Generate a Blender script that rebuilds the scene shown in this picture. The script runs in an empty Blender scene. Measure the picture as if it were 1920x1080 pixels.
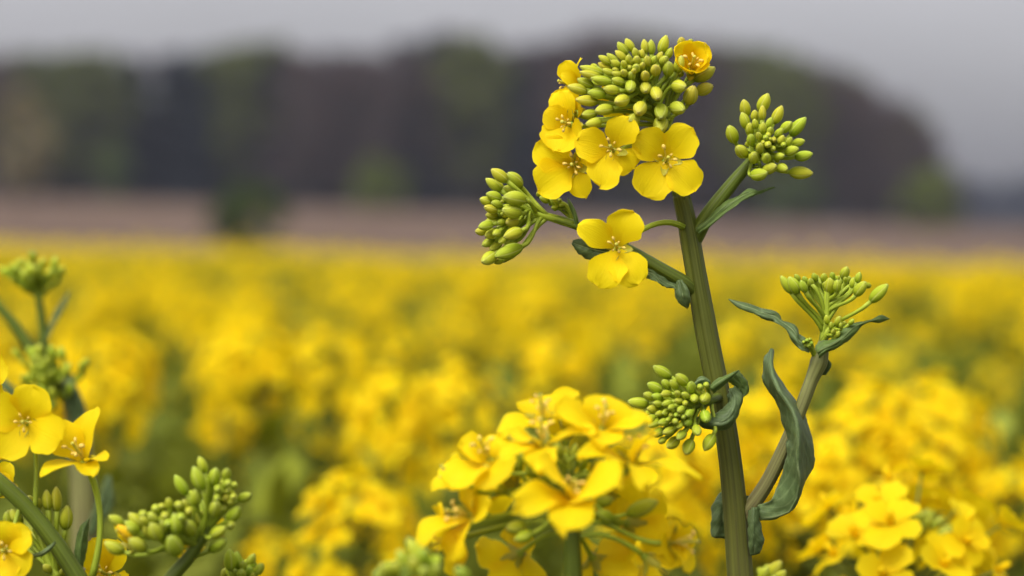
import bpy, math, random
import numpy as np
from mathutils import Vector, Matrix, noise as mnoise

random.seed(7); RNG = np.random.default_rng(11)
S = bpy.context.scene
COL = S.collection
PI = math.pi

# ------------------------------------------------------------------ camera
LENS = 79.0
F = 1920 * LENS / 36.0
CAMZ = 1.30
PITCH = math.atan((540 - 455) / F)
CAM = Vector((0, 0, CAMZ))
RT = Vector((1, 0, 0))
FW = Vector((0, math.cos(PITCH), -math.sin(PITCH)))
UP = Vector((0, math.sin(PITCH), math.cos(PITCH)))
DF = 0.600                                   # focus distance (metres)
MM = DF / F                                  # size of one photo pixel at the focus distance


def P(px, py, d=DF):
    """the place in the world seen at that pixel of the photograph, d metres away"""
    return CAM + RT * ((px - 960) / F * d) + UP * ((540 - py) / F * d) + FW * d


def V(a, b, c):
    """a direction: a to the right, b upward, c towards the viewer"""
    return (RT * a + UP * b - FW * c)


cd = bpy.data.cameras.new('camera'); cam = bpy.data.objects.new('camera', cd); COL.objects.link(cam)
cam.location = CAM; cam.rotation_euler = (PI / 2 - PITCH, 0, 0)
cd.lens = LENS; cd.sensor_width = 36; cd.clip_start = 0.02; cd.clip_end = 5000
cd.dof.use_dof = True; cd.dof.focus_distance = DF
cd.dof.aperture_fstop = (LENS / 1000) / 0.0108
S.camera = cam

# ------------------------------------------------------------------ materials


class N:
    def __init__(self, name):
        self.m = bpy.data.materials.new(name); self.m.use_nodes = True
        self.t = self.m.node_tree; self.t.nodes.clear()
        self.out = self.n('ShaderNodeOutputMaterial')

    def n(self, typ, **kw):
        x = self.t.nodes.new(typ)
        for k, v in kw.items():
            if k.startswith('i_'):
                x.inputs[k[2:].replace('_', ' ')].default_value = v
            else:
                setattr(x, k, v)
        return x

    def l(self, a, b): self.t.links.new(a, b)

    def ramp(self, src, stops):
        r = self.n('ShaderNodeValToRGB')
        e = r.color_ramp.elements
        while len(e) < len(stops): e.new(0.5)
        for k, (p, c) in zip(e, stops):
            k.position = p; k.color = (*c, 1)
        self.l(src, r.inputs[0]); return r.outputs[0]

    def mix(self, fac, a, b, mode='MIX'):
        x = self.n('ShaderNodeMix', data_type='RGBA', blend_type=mode)
        for s, v in ((x.inputs[0], fac), (x.inputs[6], a), (x.inputs[7], b)):
            if isinstance(v, (int, float)): s.default_value = v
            elif isinstance(v, tuple): s.default_value = (*v, 1) if len(v) == 3 else v
            else: self.l(v, s)
        return x.outputs[2]

    def uvscale(self, sx, sy):
        tc = self.n('ShaderNodeTexCoord'); mp = self.n('ShaderNodeMapping')
        mp.inputs['Scale'].default_value = (sx, sy, 1)
        self.l(tc.outputs['UV'], mp.inputs[0]); return mp.outputs[0]

    def noise(self, vec, scale, detail=3, rough=.55):
        x = self.n('ShaderNodeTexNoise'); x.inputs['Scale'].default_value = scale
        x.inputs['Detail'].default_value = detail; x.inputs['Roughness'].default_value = rough
        if vec is not None: self.l(vec, x.inputs['Vector'])
        return x.outputs['Fac']

    def obj(self):
        return self.n('ShaderNodeTexCoord').outputs['Object']

    def rnd(self): return self.n('ShaderNodeObjectInfo').outputs['Random']

    def bump(self, h, strength, dist):
        b = self.n('ShaderNodeBump'); b.inputs['Strength'].default_value = strength
        b.inputs['Distance'].default_value = dist; self.l(h, b.inputs['Height']); return b.outputs[0]

    def surf(self, col, rough=.5, spec=.4, trans=0.0, tcol=None, nrm=None, sss=0):
        p = self.n('ShaderNodeBsdfPrincipled')
        self.l(col, p.inputs['Base Color']) if not isinstance(col, tuple) else setattr(p.inputs['Base Color'], 'default_value', (*col, 1))
        p.inputs['Roughness'].default_value = rough
        p.inputs['Specular IOR Level'].default_value = spec
        if nrm is not None: self.l(nrm, p.inputs['Normal'])
        o = p.outputs[0]
        if trans > 0:
            t = self.n('ShaderNodeBsdfTranslucent')
            c = tcol if tcol is not None else col
            self.l(c, t.inputs[0]) if not isinstance(c, tuple) else setattr(t.inputs[0], 'default_value', (*c, 1))
            if nrm is not None: self.l(nrm, t.inputs['Normal'])
            m = self.n('ShaderNodeMixShader'); m.inputs[0].default_value = trans
            self.l(o, m.inputs[1]); self.l(t.outputs[0], m.inputs[2]); o = m.outputs[0]
        self.l(o, self.out.inputs[0]); return self.m


def uv_sep(k):
    s = k.n('ShaderNodeSeparateXYZ'); k.l(k.n('ShaderNodeTexCoord').outputs['UV'], s.inputs[0]); return s.outputs


def mat_petal(name, hue=1.0):
    k = N(name)
    u, v, _ = uv_sep(k)
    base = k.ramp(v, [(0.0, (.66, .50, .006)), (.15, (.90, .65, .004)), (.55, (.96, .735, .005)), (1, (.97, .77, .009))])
    vein = k.noise(k.uvscale(26, 1.6), 1.0, 2)
    base = k.mix(k.ramp(vein, [(.42, (0, 0, 0)), (.75, (.24, .24, .24))]), base, (.90, .66, .006))
    blot = k.noise(k.obj(), 260, 2)
    base = k.mix(k.ramp(blot, [(.35, (0, 0, 0)), (.8, (.22, .22, .22))]), base, (.97, .77, .025))
    r = k.ramp(k.rnd(), [(0, (.93, .90, .9)), (1, (1, 1, 1))])
    base = k.mix(1.0, base, r, 'MULTIPLY')
    nr = k.bump(vein, .30, .0006)
    return k.surf(base, .6, .10, .45, k.mix(.5, base, (.97, .72, .004)), nr)


def mat_bud():
    k = N('bud_skin')
    u, v, _ = uv_sep(k)
    base = k.ramp(v, [(0, (.25, .32, .012)), (.3, (.42, .46, .020)), (.72, (.55, .56, .045)), (.94, (.57, .58, .075)), (1, (.64, .63, .18))])
    oi = k.n('ShaderNodeObjectInfo')
    var = k.ramp(oi.outputs['Random'], [(0, (.82, .92, .8)), (.5, (1, 1, 1)), (1, (1.12, 1.02, .9))])
    base = k.mix(1.0, base, var, 'MULTIPLY')
    base = k.mix(1.0, base, oi.outputs['Color'], 'MULTIPLY')
    st = k.noise(k.uvscale(22, 1.2), 1.0, 2)
    base = k.mix(k.ramp(st, [(.4, (0, 0, 0)), (.75, (.4, .4, .4))]), base, (.28, .34, .012))
    blot = k.noise(k.obj(), 500, 2)
    base = k.mix(k.ramp(blot, [(.5, (0, 0, 0)), (.8, (.25, .25, .25))]), base, (.56, .57, .12))
    seam = k.ramp(u, [(.21, (0, 0, 0)), (.25, (.55, .55, .55)), (.29, (0, 0, 0)), (.71, (0, 0, 0)), (.75, (.55, .55, .55)), (.79, (0, 0, 0))])
    base = k.mix(seam, base, (.70, .70, .22))
    return k.surf(base, .68, .16, .18, None, k.bump(st, .4, .0005))


def mat_stem(name, lo, mid, hi, spec=.25):
    k = N(name)
    u, v, _ = uv_sep(k)
    base = k.ramp(v, [(0, lo), (.5, mid), (1, hi)])
    st = k.noise(k.uvscale(24, 2.0), 1.0, 2)
    base = k.mix(k.ramp(st, [(.38, (0, 0, 0)), (.74, (.75, .75, .75))]), base, tuple(min(1, c * 2.3 + .012) for c in mid))
    bl = k.noise(k.obj(), 120, 4)
    base = k.mix(k.ramp(bl, [(.45, (0, 0, 0)), (.75, (.30, .30, .30))]), base, tuple(c * 1.9 for c in mid))
    return k.surf(base, .48, spec, 0, None, k.bump(st, .3, .0005))


def mat_leaf(name, a, b, vein, trans=.15):
    k = N(name)
    u, v, _ = uv_sep(k)
    n1 = k.noise(k.obj(), 90, 4)
    base = k.mix(k.ramp(n1, [(.3, (0, 0, 0)), (.75, (1, 1, 1))]), a, b)
    n2 = k.noise(k.obj(), 420, 3)
    base = k.mix(k.ramp(n2, [(.45, (0, 0, 0)), (.75, (.6, .6, .6))]), base, tuple(c * 1.7 for c in b))
    # midrib and side veins in the leaf's own coordinates
    m = k.n('ShaderNodeMath', operation='ABSOLUTE'); s = k.n('ShaderNodeMath', operation='SUBTRACT'); k.l(u, s.inputs[0]); s.inputs[1].default_value = .5
    k.l(s.outputs[0], m.inputs[0])
    mid = k.ramp(m.outputs[0], [(0, (1, 1, 1)), (.02, (.9, .9, .9)), (.055, (0, 0, 0))])
    a1 = k.n('ShaderNodeMath', operation='MULTIPLY_ADD'); k.l(m.outputs[0], a1.inputs[0]); a1.inputs[1].default_value = -.55; k.l(v, a1.inputs[2])
    w = k.n('ShaderNodeMath', operation='MULTIPLY'); k.l(a1.outputs[0], w.inputs[0]); w.inputs[1].default_value = 62
    sn = k.n('ShaderNodeMath', operation='SINE'); k.l(w.outputs[0], sn.inputs[0])
    side = k.ramp(sn.outputs[0], [(.7, (0, 0, 0)), (1, (.22, .22, .22))])
    edge = k.ramp(m.outputs[0], [(.455, (0, 0, 0)), (.5, (.7, .7, .7))])
    base = k.mix(mid, base, vein); base = k.mix(side, base, vein); base = k.mix(edge, base, vein)
    return k.surf(base, .55, .3, trans, k.mix(.5, base, (.20, .26, .02)), k.bump(n1, .5, .0015))


def mat_plain(name, a, b, scale, rough=.7, spec=.2, trans=0, tcol=None):
    k = N(name)
    n1 = k.noise(k.obj(), scale, 4)
    base = k.mix(k.ramp(n1, [(.3, (0, 0, 0)), (.7, (1, 1, 1))]), a, b)
    r = k.ramp(k.rnd(), [(0, (.8, .8, .8)), (1, (1.1, 1.08, 1.05))])
    base = k.mix(1.0, base, r, 'MULTIPLY')
    return k.surf(base, rough, spec, trans, tcol)


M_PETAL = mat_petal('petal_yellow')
M_BUD = mat_bud()
M_STEM = mat_stem('stem_green', (.085, .080, .020), (.060, .066, .006), (.040, .052, .003))
M_BRANCH = mat_stem('branch_green', (.055, .066, .006), (.060, .084, .005), (.13, .17, .010))
M_BROWNB = mat_stem('branch_purple_green', (.13, .10, .045), (.12, .12, .035), (.16, .18, .040))
M_STALK = mat_stem('flower_stalk_green', (.14, .18, .010), (.20, .25, .014), (.27, .32, .020))
M_LEAFB = mat_leaf('leaf_bluish', (.068, .105, .030), (.105, .152, .052), (.25, .31, .13))
M_LEAFG = mat_leaf('leaf_green', (.070, .115, .020), (.105, .160, .034), (.20, .26, .08))
M_SEPAL = mat_plain('sepal_yellow_green', (.36, .36, .03), (.48, .42, .03), 400, .5, .3, .2, (.5, .42, .02))
M_ANTHER = mat_plain('anther_cream', (.66, .45, .06), (.76, .56, .13), 900, .7, .2)
M_FILAM = mat_plain('filament_pale_yellow', (.72, .60, .10), (.80, .66, .12), 600, .5, .3, .2, (.8, .6, .08))
M_PISTIL = mat_plain('pistil_green', (.48, .46, .05), (.55, .50, .06), 600, .5, .3)
M_CROPLEAF = mat_plain('crop_foliage', (.105, .135, .010), (.185, .205, .022), 30, .7, .12, .25, (.20, .22, .008))
M_CROPBUD = mat_plain('crop_bud_green', (.24, .29, .02), (.34, .37, .03), 300, .5, .3)
M_CROPSTEM = mat_plain('crop_stem_green', (.11, .14, .012), (.17, .20, .02), 40, .55, .3)

# ------------------------------------------------------------------ mesh building


class MB:
    def __init__(self):
        self.v = []; self.f = []; self.uv = []; self.m = []

    def add(self, verts, faces, uvs=None, mi=0):
        o = len(self.v)
        self.v += [Vector(p) for p in verts]
        self.uv += uvs if uvs else [(0.5, 0.5)] * len(verts)
        self.f += [tuple(i + o for i in f) for f in faces]
        self.m += [mi] * len(faces)

    def build(self, name, mats, parent=None, origin=Vector((0, 0, 0)), mesh_only=False):
        me = bpy.data.meshes.new(name)
        me.from_pydata([tuple(p - origin) for p in self.v], [], self.f)
        for mt in (mats if isinstance(mats, (list, tuple)) else [mats]): me.materials.append(mt)
        me.polygons.foreach_set('material_index', self.m)
        me.polygons.foreach_set('use_smooth', [True] * len(self.f))
        ul = me.uv_layers.new(name='UVMap')
        li = np.empty(len(me.loops), dtype=np.int32); me.loops.foreach_get('vertex_index', li)
        uva = np.array(self.uv, dtype=np.float32)[li]
        ul.data.foreach_set('uv', uva.ravel())
        me.update()
        if mesh_only: return me
        return link(name, me, parent)


def link(name, me, parent=None):
    o = bpy.data.objects.new(name, me); COL.objects.link(o)
    if parent is not None: o.parent = parent
    return o


def tag(o, label=None, cat=None, group=None, kind=None):
    if label: o['label'] = label
    if cat: o['category'] = cat
    if group: o['group'] = group
    if kind: o['kind'] = kind
    return o


def empty(name, loc, label, cat, group=None):
    o = bpy.data.objects.new(name, None); COL.objects.link(o); o.location = loc
    o.empty_display_size = .02
    return tag(o, label, cat, group)


def cat_eval(pts, t):
    n = len(pts) - 1
    x = min(max(t, 0), 1) * n; i = min(int(x), n - 1); f = x - i
    p1, p2 = pts[i], pts[i + 1]
    p0 = pts[i - 1] if i > 0 else p1 * 2 - p2
    p3 = pts[i + 2] if i + 2 <= n else p2 * 2 - p1
    return .5 * ((2 * p1) + (p2 - p0) * f + (2 * p0 - 5 * p1 + 4 * p2 - p3) * f * f + (3 * p1 - p0 - 3 * p2 + p3) * f ** 3)


def resample(pts, n):
    pts = [Vector(p) for p in pts]
    if len(pts) == 1: return pts * n
    return [cat_eval(pts, i / (n - 1)) for i in range(n)]


def lerp_list(vals, t):
    n = len(vals) - 1; x = min(max(t, 0), 1) * n; i = min(int(x), n - 1); f = x - i
    return vals[i] * (1 - f) + vals[i + 1] * f


def tube(mb, pts, radii, nseg=10, nring=None, ridge=0.0, nr=7, mi=0, cap=True, wob=0.0):
    nring = nring or max(2, len(pts))
    c = resample(pts, nring)
    fr = None; vs = []; uvs = []
    ph = random.random() * 6
    for i in range(nring):
        t = (c[min(i + 1, nring - 1)] - c[max(i - 1, 0)])
        t = t.normalized() if t.length > 1e-9 else Vector((0, 0, 1))
        if fr is None:
            a = Vector((1, 0, 0)) if abs(t.x) < .8 else Vector((0, 1, 0))
            fr = (a - t * a.dot(t)).normalized()
        else:
            fr = (fr - t * fr.dot(t)).normalized()
        b = t.cross(fr)
        tt = i / (nring - 1)
        r = lerp_list(radii, tt)
        if wob: r *= 1 + wob * math.sin(tt * 23 + ph) * math.sin(tt * 9 + ph * 2)
        for j in range(nseg):
            an = 2 * PI * j / nseg
            rr = r * (1 + ridge * math.cos(nr * an + ph + 1.2 * tt))
            vs.append(c[i] + fr * (math.cos(an) * rr) + b * (math.sin(an) * rr)); uvs.append((j / nseg if j <= nseg / 2 else 1 - j / nseg, tt))
    fs = []
    for i in range(nring - 1):
        for j in range(nseg):
            k = (j + 1) % nseg
            fs.append((i * nseg + j, i * nseg + k, (i + 1) * nseg + k, (i + 1) * nseg + j))
    if cap:
        fs.append(tuple(range(nseg - 1, -1, -1))); fs.append(tuple((nring - 1) * nseg + j for j in range(nseg)))
    mb.add(vs, fs, uvs, mi)


def bez(a, b, ta, tb, n=7):
    """curve from a (leaving along ta) to b (arriving along tb)"""
    h = (b - a).length * .38
    p1 = a + ta.normalized() * h; p2 = b - tb.normalized() * h
    return [a * (1 - t) ** 3 + p1 * (3 * t * (1 - t) ** 2) + p2 * (3 * t * t * (1 - t)) + b * t ** 3 for t in [i / (n - 1) for i in range(n)]]


def ground_run(mb, B, pts, radii, r0, nseg, mi=0, ridge=.05):
    """the straight lower length of a stem, from the soil up to where its drawn part begins"""
    a, b = Vector(B), Vector(pts[0])
    t = (Vector(pts[1]) - b).normalized()
    q = bez(a, b, Vector((0, 0, 1)), t, 16)
    tube(mb, q, [r0, radii[0]], nseg, 24, ridge, 7, mi, cap=False)


# ------------------------------------------------------------------ buds
def bud_mesh(seed):
    rr = random.Random(seed); mb = MB(); nu, nv = 28, 13
    vs = []; uvs = []
    bend = rr.uniform(-.05, .05)
    for i in range(nv):
        t = i / (nv - 1)
        # blunt base, widest a little below the middle, tapered tip with the sepal ends
        r = .5 * (math.sin(PI * t ** .88)) ** .54 if 0 < t < 1 else 0.0
        r = max(r, .10 if t == 0 else (.075 if t == 1 else 0))
        z = t
        for j in range(nu):
            a = 2 * PI * j / nu
            gro = 1 - .12 * math.exp(-((math.cos(2 * a)) / .20) ** 2) * math.sin(PI * t)
            lob = 1 + .035 * math.cos(2 * a + seed) * (t)
            zz = z - (.035 * math.cos(4 * a) if i == nv - 1 else 0)
            vs.append((math.cos(a) * r * gro * lob + bend * math.sin(PI * t), math.sin(a) * r * gro, zz)); uvs.append((abs(j / nu * 2 - 1), t))
    fs = [(i * nu + j, i * nu + (j + 1) % nu, (i + 1) * nu + (j + 1) % nu, (i + 1) * nu + j) for i in range(nv - 1) for j in range(nu)]
    fs += [tuple(range(nu - 1, -1, -1)), tuple((nv - 1) * nu + j for j in range(nu))]
    mb.add(vs, fs, uvs)
    return mb.build('bud', M_BUD, mesh_only=True)


BUDS = [bud_mesh(i) for i in range(5)]


def place_bud(base, tip, w, parent, origin, col=(1, 1, 1)):
    z = (tip - base); L = z.length; z = z / L
    a = Vector((0, 0, 1)) if abs(z.z) < .9 else Vector((1, 0, 0))
    x = a.cross(z).normalized(); y = z.cross(x)
    sp = random.random() * 6.28
    x2 = x * math.cos(sp) + y * math.sin(sp); y2 = z.cross(x2)
    o = link('bud', random.choice(BUDS), parent)
    m = Matrix(((x2.x * w, y2.x * w, z.x * L, 0), (x2.y * w, y2.y * w, z.y * L, 0), (x2.z * w, y2.z * w, z.z * L, 0), (0, 0, 0, 1)))
    m.translation = base - origin
    o.matrix_local = m
    o.color = (*col, 1)
    return o


def cluster(root, text, ox, oy, sc, rachis, d0=DF, bulge=.010, centre=None, rad=None, tilt=(0, 0), rand=.0015,
            wgain=0.0, fillers=0, ped=.00050, tint=(1, 1, 1), curl=.35, aspect=1.7, attach=(0.05, .95), seed=1, wide=1.06):
    """buds read off the photograph ('bx by tx ty w' or 'x y w' when it faces the viewer), on stalks from the rachis.
    rachis: list of world points from low to tip; bulge: how far the middle stands towards the viewer"""
    rr = random.Random(seed)
    org = Vector(root.location)
    mb = MB(); items = []
    for ln in text.split(','):
        q = [float(x) for x in ln.split()]
        if not q: continue
        if len(q) == 3: q = [q[0], q[1] - .15 * q[2], q[0], q[1] + .0 * q[2], q[2]]
        bx, by, tx, ty, w = q
        items.append([ox + bx / sc, oy + by / sc, ox + tx / sc, oy + ty / sc, w / sc * wide])
    xs = [(i[0] + i[2]) / 2 for i in items]; ys = [(i[1] + i[3]) / 2 for i in items]
    cx, cy = centre or ((min(xs) + max(xs)) / 2, (min(ys) + max(ys)) / 2)
    R = rad or max(max(xs) - min(xs), max(ys) - min(ys)) / 2
    for _ in range(fillers):
        a = rr.random() * 6.28; q = math.sqrt(rr.random()) * R * .72
        x, y = cx + math.cos(a) * q * min(1, (max(xs) - min(xs)) / 2 / R), cy + math.sin(a) * q * min(1, (max(ys) - min(ys)) / 2 / R) * .8
        w = rr.uniform(.6, .85) * (sum(i[4] for i in items) / len(items))
        items.append([x, y, x + math.cos(a) * w, y + math.sin(a) * w, w, 1])
    wm = sum(i[4] for i in items) / len(items)
    data = []
    for it in items:
        bx, by, tx, ty, w = it[:5]
        mx, my = (bx + tx) / 2, (by + ty) / 2
        rho = min(1.1, math.hypot(mx - cx, my - cy) / R)
        d = d0 - bulge * (1 - rho * rho) + (mx - cx) * MM * tilt[0] + (my - cy) * MM * tilt[1] + rr.uniform(-rand, rand) - wgain * (w / wm - 1)
        if len(it) > 5: d = d0 + rr.uniform(.001, .010)
        app = math.hypot(tx - bx, ty - by); L = max(app * 1.03, aspect * w)
        dep = math.sqrt(max(0, L * L - app * app)) * (-1 if len(it) > 5 else 1)
        s = d / F
        base = P(bx, by, d + dep * s * .5); tip = P(tx, ty, d - dep * s * .5)
        data.append((base, tip, w * s, rho))
    obj_cl = None
    for base, tip, w, rho in data:
        t = attach[1] + (attach[0] - attach[1]) * min(1, rho)
        t = min(1, max(0, t + rr.uniform(-.06, .06)))
        a = cat_eval(rachis, t)
        ax = (cat_eval(rachis, min(1, t + .05)) - cat_eval(rachis, max(0, t - .05))).normalized()
        dr = (tip - base).normalized(); bd = base - a
        if bd.length < 1e-4: continue
        ta = (bd.normalized() * (1 - curl) + ax * curl)
        tb = dr if dr.dot(bd.normalized()) > -.2 else (dr * .5 + bd.normalized())
        end = base + dr * (w * .12)
        tube(mb, bez(a, end, ta, tb, 7), [ped * 1.15, ped, ped, ped * 1.25], 6, 7)
        # small receptacle under the bud
    tube(mb, rachis, [ped * 2.2, ped * 1.9, ped * 1.4], 9, 14, .08, 5)
    cl = mb.build('bud_cluster', M_STALK, root, org)
    for base, tip, w, rho in data:
        c = tuple(tint[k] * (1 + rr.uniform(-.06, .06)) for k in range(3))
        place_bud(base, tip, w, cl, org, c)
    return cl


# ------------------------------------------------------------------ petals and flowers
def petal_mb(base, tip, n, W, cup=.22, rec=.18, wave=.06, seed=0, nu=13, nv=15, notch=.04, claw=.24, pointed=0.0):
    W = W * 1.13
    rr = random.Random(seed); mb = MB()
    d = tip - base; L = d.length; d = d / L
    u_ax = n.cross(d)
    u_ax = u_ax.normalized() if u_ax.length > 1e-6 else d.orthogonal().normalized()
    nn = d.cross(u_ax)
    if nn.dot(n) < 0: nn = -nn
    p1, p2, p3 = rr.random() * 6.28, rr.random() * 6.28, rr.random() * 6.28
    k1 = rr.uniform(2.2, 3.6); asym = rr.uniform(-.10, .10); skew = rr.uniform(-.08, .08)
    ew = [rr.uniform(-.035, .03) for _ in range(8)]
    vs = []; uvs = []
    for i in range(nv):
        v = i / (nv - 1)
        v2 = 1 - (1 - v) ** 1.35
        x = min(1, v2 / .50); gro = claw + (1 - claw) * (x * x * (3 - 2 * x))
        if v2 > .55:
            q = (v2 - .55) / .45
            gro *= max(0.0, (1 - q ** (2.9 - 1.5 * pointed))) ** (1 / (2.5 - 1.05 * pointed))
        for j in range(nu):
            u = j / (nu - 1) * 2 - 1
            edge = abs(u) ** 3
            hw = W * .5 * gro * (1 + asym * (1 if u > 0 else -1) + edge * .05 * math.sin(v * 17 + p2 + u))
            lat = u * hw + skew * L * v2 * v2
            tipf = 1 - notch * math.exp(-(u / .35) ** 2) * v2 ** 4 + .02 * math.sin(4 * u + p3) * v2 ** 3 + ew[int((u + 1) * 3.4)] * v2 ** 4
            lon = L * v2 * tipf
            h = cup * (u * hw / (W * .5)) ** 2 * W * .5 * (1 if v < .9 else 1) - rec * L * max(0, v2 - .45) ** 2 * 1.6
            h += wave * L * v2 * v2 * (math.sin(k1 * u + p1) * .45 + edge * math.sin(9 * v2 + p2 + 2.5 * u) * .75)
            h += .06 * L * math.sin(PI * v2)
            vs.append(base + d * lon + u_ax * lat + nn * h); uvs.append(((u + 1) / 2, v2))
    fs = [(i * nu + j, i * nu + j + 1, (i + 1) * nu + j + 1, (i + 1) * nu + j) for i in range(nv - 1) for j in range(nu - 1)]
    mb.add(vs, fs, uvs)
    return mb


def stamen_mb(c, n, side, L, curl, seed):
    rr = random.Random(seed); mb = MB()
    a = c + side * (L * .10)
    b = c + n * (L * .6) + side * (L * .20)
    e = c + n * L + side * (L * (.22 + curl * .2))
    tube(mb, [a, b, e], [L * .045, L * .038, L * .03], 6, 8, mi=0)
    up = (n * .55 + side * .8).normalized(); t2 = n.cross(side).normalized()
    k = L * .32
    pts = [e - up * k * .35 + side * k * .05, e + n * k * .15, e + up * k * .4 + side * k * .15, e + up * k * .55 - n * k * .30 + side * k * .3]
    tube(mb, pts, [L * .05, L * .105, L * .11, L * .05], 8, 9, .15, 2, mi=1)
    return mb


def flower(root, c, n, petals, stalk=None, rstalk=.00055, stamens=6, seed=0, slen=.0052, claw_back=.0028, cupv=None, spread=1.0, sep=True, nuv=(13, 15)):
    """c: world centre (throat); n: facing; petals: list of (tip world, width m, dict)"""
    org = Vector(root.location); rr = random.Random(seed)
    n = n.normalized()
    mb = MB()
    back = c - n * claw_back * 1.6
    if stalk:
        tube(mb, bez(stalk[0], back, stalk[1], n if len(stalk) < 3 else stalk[2], 9), [rstalk * 1.25, rstalk, rstalk, rstalk * 1.3], 8, 12, mi=0)
    tube(mb, [back - n * .0004, back + n * .0006, back + n * .0016], [rstalk * 1.2, rstalk * 2.1, rstalk * 1.7], 10, 6, mi=0)
    x = n.orthogonal().normalized(); y = n.cross(x)
    if sep:
        for k in range(4):
            a = k * PI / 2 + rr.random() * .3 + .4
            dd = x * math.cos(a) + y * math.sin(a)
            s = petal_mb(back + dd * rstalk, back + dd * .0042 + n * .0036, n - dd * .5, .0021, .5, .1, .02, seed * 7 + k, 5, 7, 0, .6, .8)
            mb.add(s.v, s.f, s.uv, 1)
    # pistil
    tube(mb, [back + n * .001, c + n * slen * .45, c + n * slen * .72], [.00042, .00038, .0003], 8, 7, mi=2)
    tube(mb, [c + n * slen * .70, c + n * slen * .78, c + n * slen * .82], [.0003, .00048, .0003], 8, 5, mi=2)
    fl = mb.build('flower', [M_STALK, M_SEPAL, M_PISTIL], root, org)
    for k, (tip, W, kw) in enumerate(petals):
        kw = dict(kw)
        nn = kw.pop('n', n)
        dd = (tip - c); dd = (dd - n * dd.dot(n)); dd = dd.normalized() if dd.length > 1e-6 else x
        b = c + dd * .0007 - n * kw.pop('deep', claw_back)
        p = petal_mb(b, tip, nn.normalized(), W, seed=seed * 13 + k * 5 + 1, nu=nuv[0], nv=nuv[1], **kw)
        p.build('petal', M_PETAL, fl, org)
    for k in range(stamens):
        a = k * PI / 3 + rr.uniform(-.25, .25)
        sd = (x * math.cos(a) + y * math.sin(a))
        L = slen * .82 * (rr.uniform(.72, .95) if k % 3 else .55)
        s = stamen_mb(c - n * .001, (n + sd * .16 * spread).normalized(), sd, L, rr.uniform(0, 1.2), seed * 31 + k)
        s.build('stamen', [M_FILAM, M_ANTHER], fl, org)
    return fl


def flower_px(root, cx, cy, d, nv, tips, fit=.93, **kw):
    """flower whose petal tips are read off the photograph: tips = (px, py, nearer_mm, width_px, options)"""
    c = P(cx, cy, d); s = d / F
    n = V(*nv).normalized()
    pts = []
    for t in tips:
        o = dict(t[4]) if len(t) > 4 else {}
        if 'nv' in o: o['n'] = V(*o.pop('nv')).normalized()
        pts.append((c.lerp(P(t[0], t[1], d - t[2] / 1000), fit), t[3] * s * (fit - .02), o))
    return flower(root, c, n, pts, **kw)


def flower_n(root, cx, cy, d, nv, roll=0.0, size=.0095, width=.0082, openness=.15, seed=0, **kw):
    """flower given by its facing; four petals in a cross"""
    c = P(cx, cy, d); n = V(*nv).normalized(); rr = random.Random(seed + 99)
    x = n.orthogonal().normalized()
    ref = V(1, 0, 0); x = (ref - n * ref.dot(n)); x = x.normalized() if x.length > .1 else n.orthogonal().normalized()
    y = n.cross(x)
    pts = []
    for k in range(4):
        a = roll + k * PI / 2 + rr.uniform(-.18, .18) + (.12 if k % 2 else -.12)
        dd = x * math.cos(a) + y * math.sin(a)
        L = size * rr.uniform(.9, 1.1)
        op = openness + rr.uniform(-.12, .12)
        pts.append((c + dd * (L * math.cos(op)) + n * (L * math.sin(op) - .0008), width * rr.uniform(.9, 1.08), dict(cup=rr.uniform(.1, .32), rec=rr.uniform(-.05, .5), wave=rr.uniform(.06, .13))))
    return flower(root, c, n, pts, seed=seed, **kw)


def leaf3(root, left, mid, right, d=DF, mat=None, n=34, m=7, bulge=.0012, wave=.0006, seed=0, th=.00014, name='leaf'):
    """blade through three lines read off the photograph: points (px, py, nearer_mm)"""
    mat = mat or M_LEAFB
    conv = lambda q: [P(a[0], a[1], d - (a[2] if len(a) > 2 else 0) / 1000) for a in q]
    A, B, C = (resample(conv(q), n) for q in (left, mid, right))
    org = Vector(root.location); mb = MB(); vs = []; uvs = []
    tow = -FW
    for i in range(n):
        t = i / (n - 1)
        for j in range(2 * m + 1):
            s = j / m
            p = A[i].lerp(B[i], s) if s <= 1 else B[i].lerp(C[i], s - 1)
            q = s if s <= 1 else 2 - s
            wsz = min(1, (A[i] - C[i]).length / .006) ** 1.5
            nz = mnoise.noise(Vector((t * 7 + seed * 3.1, s * 2.2, seed))) * wave * 1.5
            ed = (1 - q) ** 2 * math.sin(t * 26 + seed + s * 2) * wave
            lat = (A[i] - C[i]) * (.5 * (1 if s <= 1 else -1))
            p = p + lat * ((1 - q) ** 2 * .20 * (mnoise.noise(Vector((t * 11, (0 if s <= 1 else 5) + seed * 1.7, 2.0))) + .5 * mnoise.noise(Vector((t * 27, (0 if s <= 1 else 5) + seed, 7.0)))))
            p = p + tow * ((math.sin(PI * min(1, max(0, q))) * bulge) + nz + ed) * wsz
            vs.append(p); uvs.append((s / 2, t))
    w = 2 * m + 1
    fs = [(i * w + j, i * w + j + 1, (i + 1) * w + j + 1, (i + 1) * w + j) for i in range(n - 1) for j in range(w - 1)]
    mb.add(vs, fs, uvs)
    # midrib standing proud on the back
    tube(mb, [B[i] - tow * .0002 for i in range(0, n, 3)], [.0007, .0005, .0002], 6, 16)
    o = mb.build(name, mat, root, org)
    md = o.modifiers.new('thick', 'SOLIDIFY'); md.thickness = th; md.offset = -1
    return o


def strip_leaf(root, A, C, d=DF, **kw):
    B = [((a[0] + c[0]) / 2, (a[1] + c[1]) / 2, (a[2] + c[2]) / 2 if len(a) > 2 else 0) for a, c in zip(A, C)]
    return leaf3(root, A, B, C, d, **kw)


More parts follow.
